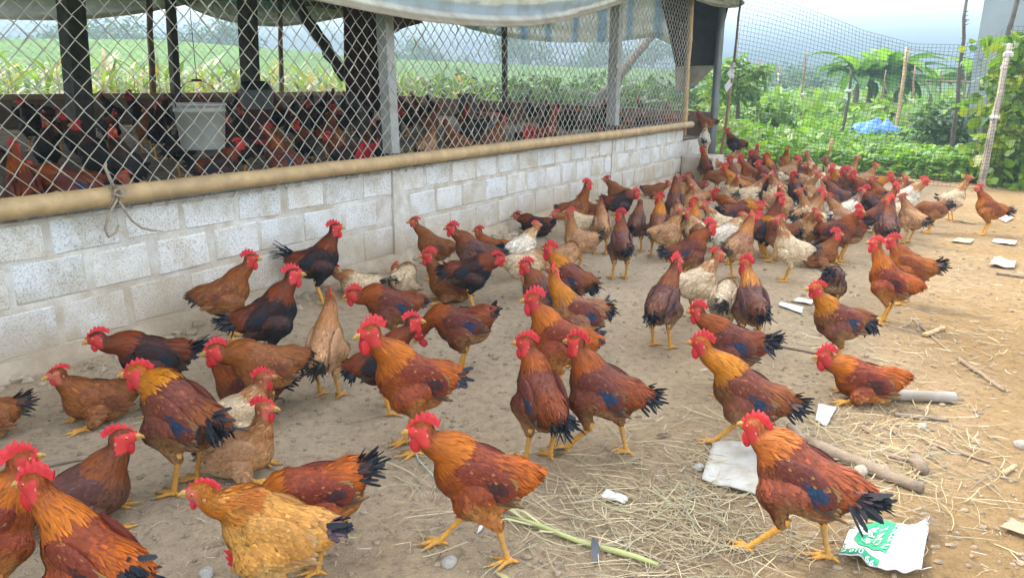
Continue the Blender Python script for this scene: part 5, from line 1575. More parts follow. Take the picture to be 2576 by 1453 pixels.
def greens(n, a=(.085, .19, .03), b=(.20, .34, .045), yel=.0, var=.25):
    f = rgn.random((n, 1)); c = A_(a) * (1 - f) + A_(b) * f
    c = c * rgn.uniform(1 - var, 1 + var, (n, 1))
    if yel:
        k = rgn.random(n) < yel
        c[k] = A_((.30, .34, .03)) * rgn.uniform(.7, 1.1, (k.sum(), 1))
    return c
# ---- ground cover crop beyond the net
def fence_y(x):                                   # soil edge of the crop
    return np.interp(x, [2.5, 3.8, 5.4, 6.9, 9.5, 20], [13.3, 12.9, 12.75, 11.45, 10.9, 10.4])
def canopy(x, y):
    h = np.array([mnoise.noise(Vector((a * .55, b * .55, 7))) for a, b in zip(x, y)])
    h2 = np.array([mnoise.noise(Vector((a * 1.7, b * 1.7, 3))) for a, b in zip(x, y)])
    return .30 + .13 * h + .10 * h2
def crop(name, n, x0, x1, y0, y1, size, lab, col=None):
    x = rgn.uniform(x0, x1, n); y = rgn.uniform(y0, y1, n)
    ok = (y > fence_y(x) + .05) & (np.abs(np.arctan2(x, y)) < R(39)) & (np.arctan2(x, y) > R(10)); x, y = x[ok], y[ok]
    edge = np.clip((y - fence_y(x)) / .35, .35, 1)
    h = canopy(x, y) * edge
    z = h * (1 - rgn.random(len(x)) ** 2.2 * .75)
    L_ = size * rgn.uniform(.6, 1.3, len(x)); W_ = L_ * rgn.uniform(.75, 1.0, len(x))
    patch = np.array([mnoise.noise(Vector((a * .35, b * .35, 1))) for a, b in zip(x, y)])
    c = greens(len(x), yel=.04) * (1 + .35 * patch[:, None]) if col is None else col(len(x))
    o = leaf_cloud(name, np.stack([x, y, z], 1), L_, W_, c, up=.72, shape='heart', lo=size > .1)
    return tag(o, lab, 'ground cover', kind='stuff')
crop('vine_crop', 34000, 2.5, 14, 10.4, 20, .085, 'dense low crop of heart shaped green leaves just beyond the net fence')
crop('vine_crop', 15000, 3.2, 12.5, 10.6, 15.5, .115, 'broad bright leaves of the crop crowding the foot of the net fence', col=lambda n: greens(n, (.11, .24, .035), (.26, .42, .06), yel=.06))
crop('vine_crop', 30000, 3, 30, 20, 36, .15, 'farther part of the low leafy crop, out to the banana plants')
crop('vine_crop', 20000, 8, 60, 36, 70, .34, 'farthest pale green part of the low crop beyond the banana plants')
# ---- weeds behind the coop end, seen through the mesh
def weeds(name, n, srng, trng, zr, size, lab, a, b, cat='ground cover'):
    s = rgn.uniform(*srng, n); t = rgn.uniform(*trng, n)
    p = c_s[None] * s[:, None] + c_t[None] * (WT + t)[:, None]
    bump = np.array([mnoise.noise(Vector((u * .5, v * .5, 5))) for u, v in zip(p[:, 0], p[:, 1])])
    p[:, 2] = (zr * (1 + .6 * bump)) * rgn.random(n) ** .6
    L_ = size * rgn.uniform(.6, 1.4, n)
    o = leaf_cloud(name, p, L_, L_ * rgn.uniform(.3, .8, n), greens(n, a, b, yel=.03), up=.55, shape='leaf', lo=True)
    return tag(o, lab, cat, kind='stuff')
weeds('low_weeds', 16000, (12.9, 24), (-1.0, 14), .55, .16, 'bright green low weeds beyond the end wall of the coop', (.10, .20, .03), (.22, .36, .045))
weeds('far_grass', 14000, (24, 52), (-4, 40), .9, .40, 'pale green grass field behind the coop end', (.12, .22, .035), (.24, .36, .05))
# hedge of dark bushes
def bush(name, loc, r, h, n, size, lab, a=(.03, .07, .018), b=(.075, .14, .028), group=None, cat='bush', yel=0):
    root = empty(name, loc)
    u = nrm(rgn.normal(0, 1, (n, 3))) * rgn.random((n, 1)) ** .45
    lump = np.array([mnoise.noise(Vector((q[0] * 2.2 + loc[0], q[1] * 2.2, q[2] * 2.2))) for q in u])
    p = u * (1 + .45 * lump[:, None]) * A_((r, r, h * .5)) + A_((0, 0, h * .5))
    p[:, 2] = np.maximum(p[:, 2], .02)
    L_ = size * rgn.uniform(.6, 1.4, n)
    leaf_cloud('foliage', p, L_, L_ * rgn.uniform(.35, .7, n), greens(n, a, b, yel=yel), up=.45, parent=root)
    mb = MB()
    for q in range(5):
        e = p[rgn.integers(n)]
        mb.tube([(0, 0, -.02), e * .5, e * .85], [.02 * r + .006, .012 * r + .004, .003], 6)
    mb.build('stem', M_bark, root)
    return tag(root, lab, cat, group)
hedge_lab = ['leftmost', 'second', 'third', 'fourth', 'fifth', 'sixth', 'seventh', 'rightmost']
for i, x in enumerate(np.linspace(1050, 1690, 8)):
    p = Pd(x, 222, 25.5 + (i % 3) * 1.3)
    bush('hedge_bush', (p[0], p[1], 0), 1.7, 1.5 + .2 * (i % 2), 700, .26, '%s dark hedge bush seen through the mesh behind the coop end' % hedge_lab[i], group='hedge bushes behind the coop')
# ---- maize behind the coop
def maize(n):
    parts = []
    for i in range(n):
        t = 8.0 + 15 * rgn.random() ** 1.3
        s = rgn.uniform(-4 + t * .2, 15 + t * .55)
        if s > 12.6 and t < 9.5: continue
        b = A_(L(s, t, 0)); hgt = rgn.uniform(.85, 1.6) * (1.0 if t < 16 else 1.05)
        k = 9
        zz = np.linspace(.15, 1, k) * hgt
        az = rgn.uniform(0, 6.28) + np.arange(k) * 2.6 + rgn.normal(0, .3, k)
        el = rgn.uniform(.45, 1.1, k)
        d = np.stack([np.cos(az) * np.cos(el), np.sin(az) * np.cos(el), np.sin(el)], 1)
        up = np.stack([-np.cos(az) * np.sin(el), -np.sin(az) * np.sin(el), np.cos(el)], 1)
        pos = np.tile(b, (k, 1)); pos[:, 2] = zz
        dry = rgn.random(k) < .22
        c = greens(k, (.08, .16, .03), (.19, .28, .05)); c[dry] = A_((.36, .27, .12)) * rgn.uniform(.6, 1.2, (dry.sum(), 1))
        parts.append(blades(pos, d, up, rgn.uniform(.45, .8, k), rgn.uniform(.05, .085, k), np.full(k, .05), rgn.uniform(.3, .9, k), c, c * 1.05, st=(0, .2, .5, .8, 1.0), hw=(.5, 1, .9, .5, 0)))
        # stalk and tassel
        d = np.tile(A_((0, 0, 1)), (2, 1)); up = A_([[1, 0, 0], [0, 1, 0]])
        cs = np.tile(A_((.16, .20, .05)), (2, 1))
        parts.append(blades(np.tile(b, (2, 1)), d, up, np.full(2, hgt * 1.12), np.full(2, .03), np.zeros(2), np.zeros(2), cs, np.tile(A_((.30, .25, .12)), (2, 1)), st=(0, .2, .5, .8, 1.0), hw=(1, 1, .9, .6, 0)))
    V, Q, T, C, N = merge(parts)
    return mobj('maize_field', np_mesh('maize_field', V, Q, T, C), M_leaf)
tag(maize(1500), 'half dry maize and tall leafy plants filling the view behind the coop', 'maize', kind='stuff')
weeds('low_weeds', 15000, (-3, 20), (7.6, 11), .75, .20, 'broad leaved weeds along the outside of the coop back wall', (.08, .16, .03), (.20, .30, .05))
weeds('far_grass', 12000, (-20, 30), (24, 70), .8, .55, 'hazy bright green field far behind the maize', (.09, .19, .03), (.16, .29, .04))
# ---- trees
def tree_parts(r, h, n, size, seed, a=(.035, .08, .02), b=(.085, .15, .03), trunk_h=.45):
    rg = np.random.default_rng(seed)
    mb = MB()
    top = A_((rg.uniform(-.1, .1) * h, rg.uniform(-.1, .1) * h, h * .8))
    mb.tube([(0, 0, -.1), top * .35, top * .7, top], [h * .035, h * .027, h * .018, h * .006], 8)
    cl = []
    for k in range(9):
        f = rg.uniform(trunk_h * .8, .95); s = top * f
        az = rg.uniform(0, 6.28); e = s + A_((math.cos(az), math.sin(az), rg.uniform(.1, .7))) * r * rg.uniform(.5, .95)
        mb.tube([s, (s + e) / 2 + A_((0, 0, .04 * h)), e], [h * .014, h * .009, h * .003], 6)
        cl.append(e)
    cl.append(top)
    cl = np.array(cl)
    ci = rg.integers(len(cl), size=n)
    u = nrm(rg.normal(0, 1, (n, 3))) * rg.random((n, 1)) ** .5
    p = cl[ci] + u * A_((.48, .48, .36)) * r * rg.uniform(.7, 1.1, (n, 1))
    return mb, p, (a, b, size)
def tree(name, loc, r, h, n, size, seed, lab, cat='tree', group=None, droop=.3, **kw):
    root = empty(name, loc)
    mb, p, (a, b, sz) = tree_parts(r, h, n, size, seed, **kw)
    mb.build('trunk', M_bark, root)
    L_ = sz * rgn.uniform(.6, 1.4, n)
    leaf_cloud('crown', p, L_, L_ * rgn.uniform(.3, .5, n), greens(n, a, b, yel=.02), up=.35, parent=root, droop=droop)
    return tag(root, lab, cat, group)
p = Pd(1866, 225, 23)
tree('mango_tree', (p[0], p[1], 0), 0.8, 2.5, 1300, .20, 3, 'bushy green tree with drooping leaves behind the net right of the coop', a=(.08, .16, .03), b=(.18, .28, .04))
p = Pd(1830, 225, 24)
tree('mango_tree', (p[0], p[1], 0), 0.8, 1.9, 800, .20, 4, 'smaller bushy tree touching the coop corner, left of the drooping leaved one', a=(.08, .16, .03), b=(.18, .28, .04))
far = [(40, 125, 13, 9), (110, 140, 15, 10), (290, 118, 16, 11), (340, 130, 13, 9), (500, 125, 15, 9), (560, 135, 16, 10), (1050, 140, 14, 10), (1120, 150, 13, 9), (1330, 140, 15, 10), (1420, 150, 13, 9), (1500, 145, 14, 10), (1640, 150, 13, 9)]
ordn = ['first', 'second', 'third', 'fourth', 'fifth', 'sixth', 'seventh', 'eighth', 'ninth', 'tenth', 'eleventh', 'twelfth']
protos = []
for i, (x, d, h, r) in enumerate(far):
    p = Pd(x, 200, d)
    if i < 3:
        o = tree('far_tree', (p[0], p[1], 0), r * .55, h * .48, 1500, .62, 40 + i, 'x')
        protos.append(o)
    else:
        src = protos[i % 3]
        o = src.copy(); COL.objects.link(o); o.location = (p[0], p[1], 0); o.rotation_euler = (0, 0, i * 1.3); o.scale = (1, 1, rgn.uniform(.85, 1.2))
        for ch in src.children:
            c = ch.copy(); COL.objects.link(c); c.parent = o
    tag(o, 'hazy tree far behind the coop, %s of twelve counted from the left' % ordn[i], 'tree', 'hazy trees far behind the coop')
for i, (x, d, h, r) in enumerate([(1960, 70, 6, 6), (2020, 110, 10, 9), (2060, 130, 12, 9), (2130, 140, 11, 10), (2330, 120, 9, 9), (2420, 130, 10, 9)]):
    p = Pd(x, 210, d)
    src = protos[(i + 1) % 3]
    o = src.copy(); COL.objects.link(o); o.location = (p[0], p[1], 0); o.rotation_euler = (0, 0, i * 2.1); k = h / 9.0; o.scale = (k * 1.2, k * 1.2, k * .42)
    for ch in src.children:
        c = ch.copy(); COL.objects.link(c); c.parent = o
    tag(o, 'hazy bluish tree on the skyline right of the coop, %s of six from the left' % ordn[i], 'tree', 'hazy trees on the right skyline')
# grassy levee behind the fields
mb = MB(); n = 60; vs = []
for i in range(n + 1):
    x = -900 + 4300 * i / n; f = np.interp(x, [-900, 0, 400, 1000, 1300, 1700, 2200, 3400], [100, 97, 100, 150, 163, 176, 190, 200]) + 4 * mnoise.noise(Vector((i * .5, 0, 3)))
    d = np.interp(x, [-900, 0, 1300, 2200, 3400], [85, 85, 100, 120, 160])
    t = Pd(x, f, d); b = Pd(x, f, d - 22); e = Pd(x, f, d + 30)
    vs += [(b[0], b[1], -.1), (t[0], t[1], t[2]), (e[0], e[1], t[2] - .3), (e[0] * 1.1, e[1] * 1.1, -.1)]
fs = []
for i in range(n):
    for j in range(3): fs.append((i * 4 + j, i * 4 + 4 + j, i * 4 + 5 + j, i * 4 + 1 + j))
mb.add(vs, fs); tag(mb.build('grassy_levee', M_field), kind='structure')
# hills
mb = MB(); n = 60; vs = []
for i in range(n + 1):
    a = R(-45 + 95 * i / n); d = 420
    hgt = 6 + 10 * max(0, mnoise.noise(Vector((i * .16, 2, 0))) + .35) + (9 if 33 < i < 47 else 0) * math.sin((i - 33) / 14 * math.pi)
    vs += [(d * math.sin(a), d * math.cos(a), -1), ((d + 60) * math.sin(a), (d + 60) * math.cos(a), hgt), ((d + 140) * math.sin(a), (d + 140) * math.cos(a), -1)]
fs = []
for i in range(n): fs += [(i * 3, i * 3 + 3, i * 3 + 4, i * 3 + 1), (i * 3 + 1, i * 3 + 4, i * 3 + 5, i * 3 + 2)]
mb.add(vs, fs); tag(mb.build('hills', simple('hill_woods', (.05, .085, .035), .95, .3, .05)), kind='structure')
# ---- banana plants
def banana(loc, h, seed, lab, lean=(0, 0), nl=13):
    rg = np.random.default_rng(seed)
    root = empty('banana_plant', loc)
    top = A_((lean[0], lean[1], h * .42))
    mb = MB(); mb.tube([(0, 0, -.05), top * .5, top], [.13, .11, .07], 10); mb.build('stem', simple('banana_stem%d' % seed, (.14, .11, .07), .8, .3, 6), root)
    for k in range(nl):
        az = k * 2.4 + rg.uniform(-.3, .3); el = rg.uniform(.35, 1.25) if k < nl - 2 else 1.3
        ln = rg.uniform(1.3, 2.0) * h / 3; w = ln * .30; m = 14
        cb = A_((.06, .13, .022)) * (1 - (k > nl - 4) * 0) + (A_((.08, .12, .015)) if k > nl - 4 else 0)
        V = []; C = []
        d0 = A_((math.cos(az), math.sin(az), 0)); sd = A_((-math.sin(az), math.cos(az), 0))
        p = top.copy(); e = el
        for i in range(m + 1):
            f = i / m
            wi = w * (math.sin(math.pi * min(1, max(0, (f - .12) / .88)) ** .75) ** .6 if f > .12 else .06)
            tear = 1 - .35 * (rg.random() < .3)
            upv = A_((-math.cos(az) * math.sin(e), -math.sin(az) * math.sin(e), math.cos(e)))
            V += [p + sd * wi * .5 * tear + upv * wi * .14, p, p - sd * wi * .5 * tear + upv * wi * .14]
            c = cb * rg.uniform(.85, 1.15); C += [c, c * 1.5, c]
            p = p + (d0 * math.cos(e) + A_((0, 0, 1)) * math.sin(e)) * ln / m; e -= rg.uniform(.07, .17)
        Q = []
        for i in range(m): Q += [(i * 3, i * 3 + 1, i * 3 + 4, i * 3 + 3), (i * 3 + 1, i * 3 + 2, i * 3 + 5, i * 3 + 4)]
        mobj('leaf', np_mesh('leaf', np.array(V), np.array(Q), None, np.clip(np.array(C), 0, .6)), M_leaf, root)
    return tag(root, lab, 'banana', 'banana plants beyond the net')
for i, (x, d, h, lab) in enumerate([(2155, 30, 3.5, 'leftmost banana plant of the clump beyond the net'), (2190, 31.5, 3.9, 'second banana plant of the clump, with an upright pale new leaf'), (2225, 30.5, 3.7, 'third banana plant of the clump, in its middle'), (2255, 32, 3.5, 'rightmost banana plant of the clump, beside the tall bamboo post'), (2345, 37, 3.1, 'lone small banana plant left of the thorny stick'), (2440, 36, 3.5, 'banana plant farthest right, behind the climbing vine')]):
    p = Pd(x, 230, d); banana((p[0], p[1], 0), h, 70 + i, lab)
# ---- climbing vine at the right edge and the dark bush
p = Pd(2385, 330, 17.5); bush('leafy_bush', (p[0], p[1], .1), .75, 1.0, 1500, .12, 'dark green leafy bush in the crop left of the climbing vine', (.025, .06, .02), (.07, .13, .03))
p = Pd(1950, 260, 18); bush('leafy_bush', (p[0], p[1], .1), .6, 1.0, 900, .11, 'small leafy shrub in the crop behind the net, left part', (.04, .09, .02), (.10, .18, .03))
def vine():
    root = empty('climbing_vine', tuple(P(2530, 440, .0)[:2]) + (0,)); o3 = A_(root.location)
    n = 1500
    x = rgn.normal(2552, 50, n); y = rgn.uniform(95, 470, n)
    x = x + np.where(y < 200, 20, 0) + rgn.normal(0, 10, n) - np.clip((y - 300) * .12, 0, 30)
    d = 13.6 + rgn.normal(0, .35, n) + np.clip((400 - y) / 400, 0, 1) * .8
    p = np.array([Pd(a, b, c) for a, b, c in zip(x, y, d)]); p[:, 2] = np.maximum(p[:, 2], .05)
    L_ = .15 * rgn.uniform(.5, 1.35, n)
    leaf_cloud('foliage', p - o3, L_, L_ * rgn.uniform(.8, 1.0, n), greens(n, (.08, .17, .02), (.20, .30, .03), yel=.22), up=.35, parent=root, shape='heart')
    mb = MB()
    for q in range(9):
        a = A_((rgn.uniform(-.3, .6), rgn.uniform(-.2, .3), 0)); b = a + A_((rgn.uniform(.2, .8), rgn.uniform(-.2, .2), rgn.uniform(1.4, 2.2)))
        mb.tube([a, (a + b) / 2 + A_((.1, .05, 0)), b], [.008, .006, .003], 5)
    mb.build('vine_stem', M_bark, root)
    return tag(root, 'tall climbing vine with big yellow green leaves at the right picture edge', 'vine')
vine()
# straw heap left of the net post
p = Pd(1795, 262, 15.2); hs = empty('brush_heap', (p[0], p[1], 0)); tag(hs, 'heap of dry brush and straw behind the coop corner post', 'brush heap')
mb = MB()
for q in range(420):
    u = rgn.normal(0, 1, 3); u = u / np.linalg.norm(u) * rgn.random() ** .4
    c = A_((u[0] * .9, u[1] * .7, abs(u[2]) * .85)); d = rgn.normal(0, 1, 3); d[2] *= .5; d = d / np.linalg.norm(d) * rgn.uniform(.15, .4)
    mb.tube([c - d, c + rgn.normal(0, .04, 3), c + d], [.004, .006, .002], 3, cap=False)
mb.build('twigs', simple('dry_brush', (.26, .19, .12), .9, .3, 5), hs)
# blue tarpaulin heap
p = P(2212, 300, .25); tb = empty('tarpaulin_heap', (p[0] * .62, p[1] * .62, .1))
pp = Pd(2205, 300, 21); tb.location = (pp[0], pp[1], .30); tb.scale = (.8, .8, .7)
n = 26; V = []
for j in range(n + 1):
    for i in range(n + 1):
        u, v = i / n * 2 - 1, j / n * 2 - 1
        h = max(0, 1 - (u * u * .8 + v * v)) ** .6 * .52 * (.75 + .5 * mnoise.noise(Vector((u * 3, v * 3, 4)))) + .10 * mnoise.noise(Vector((u * 7, v * 7, 1)))
        V.append((u * .72 + .06 * mnoise.noise(Vector((v * 4, u, 8))), v * .5, h))
ii = np.arange(n * n); qi = ii // n * (n + 1) + ii % n
mobj('tarpaulin', np_mesh('tarpaulin', np.array(V), np.stack([qi, qi + 1, qi + n + 2, qi + n + 1], 1)), simple('blue_tarpaulin', (.10, .24, .50), .5, .2, 4), tb)
tag(tb, 'crumpled bright blue tarpaulin lying in the crop beyond the net', 'tarpaulin')

# ================================================================== net fence, stakes and field posts
_q = Pd(1814, 390, 12.95)
nf = empty('net_fence', (_q[0], _q[1], 0)); tag(nf, 'black square mesh plastic net fence strung from the coop corner to the right', 'fence')
n0 = A_(nf.location)
F0 = A_((_q[0], _q[1], 0)); F1 = P(2466, 478, 0.0); F2 = F1 + A_((3.0, -.6, 0))
F0[2] = F1[2] = F2[2] = 0
T1 = Pd(1868, -20, 12.95)
def net(A, B, top, cell=.054, seed=0, sagm=.25, lean=0.0):
    rg = np.random.default_rng(seed); ln = np.linalg.norm(B - A); U = (B - A) / ln; Nn = A_((-U[1], U[0], 0))
    nu = int(ln / cell); nv = 44
    u = np.linspace(0, ln, nu); f = u / ln
    zt = np.array([top(x) for x in f])
    G = np.zeros((nu, nv, 3))
    for j in range(nv):
        g = j / (nv - 1)
        z = zt * g + .02
        off = sagm * np.sin(f * math.pi) * np.sin(g * math.pi) * .6 + .03 * np.sin(u * 4 + g * 5 + seed) + .02 * np.sin(u * 9 - g * 11)
        du = (.02 * np.sin(g * 7 + u * 1.5) + .05 * (g - .5) * np.sin(u * 1.1 + seed)) * np.minimum(1, f * 6) + lean * g * (1 - f)
        G[:, j] = A + (u + du)[:, None] * U + off[:, None] * Nn + z[:, None] * A_((0, 0, 1))
    G = G - n0
    r = .0025
    Vs, Qs = [], []; b = 0
    for Gx in (G, G.transpose(1, 0, 2)):
        a, k = Gx.shape[:2]
        offs = [(Nn * math.cos(t) + (U if Gx is G else A_((0, 0, 1))) * math.sin(t)) * r for t in (.5, 2.6, 4.7)]
        ring = np.stack([Gx + o for o in offs], 2); idx = np.arange(a * k * 3).reshape(a, k, 3) + b
        Vs.append(ring.reshape(-1, 3)); b += a * k * 3
        for q in range(3):
            q2 = (q + 1) % 3
            Qs.append(np.stack([idx[:, :-1, q], idx[:, :-1, q2], idx[:, 1:, q2], idx[:, 1:, q]], -1).reshape(-1, 4))
    mobj('net', np_mesh('net', np.concatenate(Vs), np.concatenate(Qs)), M_netblack, nf)
net(F0, F1, lambda f: np.interp(f, [0, .12, .3, .5, .7, .85, .95, 1], [2.85, 2.72, 2.48, 2.20, 2.00, 1.98, 2.05, 2.22]), seed=1, sagm=.25, lean=float((T1 - F0)[:2] @ ((F1 - F0) / np.linalg.norm(F1 - F0))[:2]))
net(F1, F2, lambda f: np.interp(f, [0, .3, .7, 1], [2.22, 2.18, 2.2, 2.3]), seed=2, sagm=-.1)
def pole(name, a, b, r, mat, lab, cat='post', group=None, ties=(), thorn=False, kind='bam', seed=0):
    root = empty(name, tuple(a)); a, b = A_(a), A_(b)
    mb = MB()
    if kind == 'bam': bamboo(mb, (0, 0, -.05), b - a, r, .34, 9, .8, .008, seed)
    else:
        rg = random.Random(seed); k = 8
        mb.tube([(b - a) * i / k + A_([rg.uniform(-r, r) * .5 for _ in range(3)]) for i in range(k + 1)], [r * (1 - .45 * i / k) for i in range(k + 1)], 8)
    mb.build('pole', mat, root)
    if thorn:
        rg = random.Random(seed); mb = MB()
        for q in range(80):
            f = rg.uniform(.1, 1); p = (b - a) * f; an = rg.uniform(0, 6.28); d = A_((math.cos(an), math.sin(an), .3))
            mb.tube([p, p + d * (r + .03)], [.010, .002], 4)
        mb.build('thorns', mat, root)
    for f in ties:
        mb = MB(); p = (b - a) * f
        rg = random.Random(int(f * 100) + seed)
        mb.sphere(p, (r * 1.25, r * 1.25, .045), 9, 6, jit=.3)
        e = A_((rg.uniform(-.10, -.02), -.05, -rg.uniform(.16, .32)))
        w = A_((.06, 0, .0))
        mb.add([p, p + e * .5 + w, p + e + w * .3, p + e * .6 - w], [(0, 1, 2, 3)])
        mb.build('rag_tie', M_ragwhite, root)
    return tag(root, lab, cat, group)
pole('fence_post', F0 + A_((0, 0, .0)), (T1[0], T1[1], T1[2]), .030, M_bamboo_old, 'thin brown pole at the coop corner that carries the left end of the net', ties=(.55, .61), kind='rd', seed=2)
T2 = Pd(2541, 112, 13.25)
pole('fence_post', F1, (T2[0], T2[1], T2[2]), .052, simple('grey_bamboo', (.36, .30, .235), .7, .15, 8, bump=.3, bscale=40), 'leaning pale bamboo fence post at right with white rags tied on it', ties=(.50, .93), seed=3)
def field_pole(x0, y0, y1, x1, d, r, mat, lab, **kw):
    b = Pd(x0, y0, d); t = Pd(x1, y1, d)
    # foot continues to the soil along its own line
    k = b[2] / max(t[2] - b[2], .1); a = b - (t - b) * k
    return pole('field_post', (a[0], a[1], 0), t, r, mat, lab, **kw)
field_pole(2259, 300, 118, 2284, 22, .055, M_bamboo, 'tall pale bamboo post in the crop right of the banana clump', seed=5)
field_pole(2125, 290, 178, 2144, 19, .05, M_darkpost, 'short dark post with white rags left of the blue tarpaulin', ties=(.75,), kind='rd', seed=6)
field_pole(2400, 350, -10, 2434, 16, .045, M_wood, 'tall thorny stick standing in the crop at right', thorn=True, kind='rd', seed=7)
field_pole(2018, 240, 130, 2030, 27, .05, M_bamboo_old, 'lone thin post on the skyline left of the banana clump', ties=(.45,), kind='rd', seed=8)
field_pole(1905, 262, 155, 1912, 24, .06, M_bamboo_old, 'post with white rags just right of the bushy tree', ties=(.5, .8), kind='rd', seed=9)
field_pole(1957, 225, 165, 1962, 30, .05, M_bamboo_old, 'small rag tied post between the bushy tree and the banana clump', ties=(.6, .85), kind='rd', seed=10)
field_pole(2222, 255, 175, 2230, 28, .04, M_bamboo_old, 'dark prop standing inside the banana clump', kind='rd', seed=11)
field_pole(2290, 275, 165, 2305, 26, .045, M_bamboo_old, 'thin dark post with a white rag right of the tall bamboo post', ties=(.5,), kind='rd', seed=12)
field_pole(2362, 250, 180, 2372, 33, .05, M_bamboo_old, 'left upright of the distant pole frame', kind='rd', seed=13)
field_pole(2425, 250, 178, 2430, 33, .05, M_bamboo_old, 'right upright of the distant pole frame', kind='rd', seed=14)
a, b = Pd(2320, 204, 33), Pd(2480, 208, 33)
log('cross_pole', a, b, .04, M_bamboo_old, 'horizontal pole of the distant frame at right', 'pole', seed=15)
field_pole(2085, 392, 348, 2094, 14.2, .04, M_bamboo, 'short cut bamboo stake behind the back row of hens', seed=16)
# wire from the tall bamboo post
a, b, c = Pd(2284, 120, 22), Pd(2380, 140, 20), Pd(2470, 152, 17)
mb = MB(); mb.tube([a - a, b - a, c - a], .008, 4); tag(mb.build('sagging_wire', M_black, None, loc=tuple(a)), 'thin wire sagging rightwards from the tall bamboo post', 'wire')
# lattice pylon far away
p = Pd(2202, 200, 300); py = empty('power_pylon', (p[0], p[1], 0)); tag(py, 'tiny grey power pylon on the horizon above the banana clump', 'pylon')
mb = MB()
for x, y in ((-2, -2), (2, -2), (2, 2), (-2, 2)): mb.tube([(x, y, 0), (x * .25, y * .25, 13), (0, 0, 17.5)], [.22, .18, .1], 4)
mb.build('lattice_legs', M_steel, py)
for z, w in ((16, 4.2), (13.5, 3.2)):
    mb = MB(); mb.tube([(-w, 0, z + .4), (0, 0, z), (w, 0, z + .4)], [.1, .2, .1], 4); mb.build('cross_arm', M_steel, py)
# neighbouring wall and slanted pole at the upper right corner
pa, pb = Pd(2532, 110, 15.5), Pd(2548, -30, 15.5)
b0 = empty('shed', (pa[0] + 1.9, pa[1] + .9, 0), R(-32)); tag(b0, 'pale grey wall of a neighbouring shed at the upper right corner', 'shed')
mb = MB(); mb.box((0, 0, 2.0), (3.2, .15, 4.0)); mb.build('wall', simple('shed_wall', (.26, .285, .30), .9, .08, 3), b0, smooth=False)
mb = MB(); mb.box((0, .5, 4.08), (3.5, 1.6, .08)); mb.build('roof', M_roof, b0, smooth=False)
pole('shed_post', (pa[0] - .35, pa[1] - .25, 0), (pb[0], pb[1] - .2, pb[2] + .3), .06, M_wood, 'slanted wooden pole in front of the shed wall at upper right', kind='rd', seed=21)

# ================================================================== litter on the ground
def pg(x, y, dz=0.0):
    p = P(x, y, 0)
    for _ in range(2): p = P(x, y, gz(p[0], p[1]))
    return A_((p[0], p[1], gz(p[0], p[1]) + dz))
M_straw = vcol('straw', rough=.7, spec=.3)
def straw(name, pts, lab, lmin, lmax, w, seed, cols):
    rg = np.random.default_rng(seed)
    parts = []
    V = []; C = []; T = []; Q = []; b = 0
    for x, y in pts:
        p = P(x, y, 0)
        if p[1] > 13 or to_st(p)[1] > -.15: continue
        a = rg.uniform(0, math.pi); ln = rg.uniform(lmin, lmax); bend = rg.normal(0, .5)
        k = 5; z0 = rg.uniform(.004, .022); tilt = rg.normal(0, .09)
        c = cols[rg.integers(len(cols))] * rg.uniform(.7, 1.2)
        q = p.copy(); ang = a; ww = w * rg.uniform(.5, 1.5)
        P_ = []
        for i in range(k + 1):
            z = gz(q[0], q[1]) + max(.003, z0 + tilt * (i / k - .5) * ln)
            P_.append(A_((q[0], q[1], z))); ang += bend / k + rg.normal(0, .10)
            q = q + A_((math.cos(ang), math.sin(ang), 0)) * ln / k
        for i, pp in enumerate(P_):
            d = P_[min(i + 1, k)] - P_[max(i - 1, 0)]; d = d / np.linalg.norm(d); sd = A_((-d[1], d[0], 0)) * ww * (1 if 0 < i < k else .5)
            V += [pp + sd, pp - sd, pp + A_((0, 0, ww * .8))]; C += [c, c, c * 1.08]
        for i in range(k):
            o = b + i * 3
            Q += [(o, o + 2, o + 5, o + 3), (o + 2, o + 1, o + 4, o + 5)]
        b += (k + 1) * 3
    o = mobj(name, np_mesh(name, np.array(V), np.array(Q), None, np.array(C)), M_straw)
    return tag(o, lab, 'straw', kind='stuff')
rs = np.random.default_rng(4)
def gauss(n, cx, cy, sx, sy): return list(zip(rs.normal(cx, sx, n), rs.normal(cy, sy, n)))
SC = [A_((.43, .34, .185)), A_((.50, .41, .25)), A_((.33, .25, .135)), A_((.27, .22, .155)), A_((.38, .35, .21))]
pts = gauss(520, 1780, 1330, 190, 90) + gauss(300, 1560, 1280, 170, 110) + gauss(260, 2180, 1130, 170, 60) + gauss(160, 1900, 1150, 150, 60) + gauss(150, 2330, 1230, 140, 90) + gauss(60, 1080, 1240, 50, 80)
straw('straw', pts, 'tangle of dry straw scattered over the right foreground soil', .06, .26, .0013, 5, SC)
pts = gauss(260, 2250, 900, 160, 60) + gauss(260, 2330, 640, 110, 45) + gauss(150, 2420, 560, 80, 18) + gauss(200, 2400, 760, 150, 60) + gauss(120, 2050, 760, 120, 60)
straw('straw', pts, 'short dry straw bits strewn over the sunlit soil at right', .03, .13, .0018, 6, SC)
straw('chaff', list(zip(rs.uniform(0, 2576, 900), rs.uniform(520, 1453, 900))), 'chaff, stalk bits and down trodden into the yard soil', .015, .06, .0014, 8, SC + [A_((.62, .58, .52)), A_((.12, .09, .06)), A_((.16, .12, .08))])
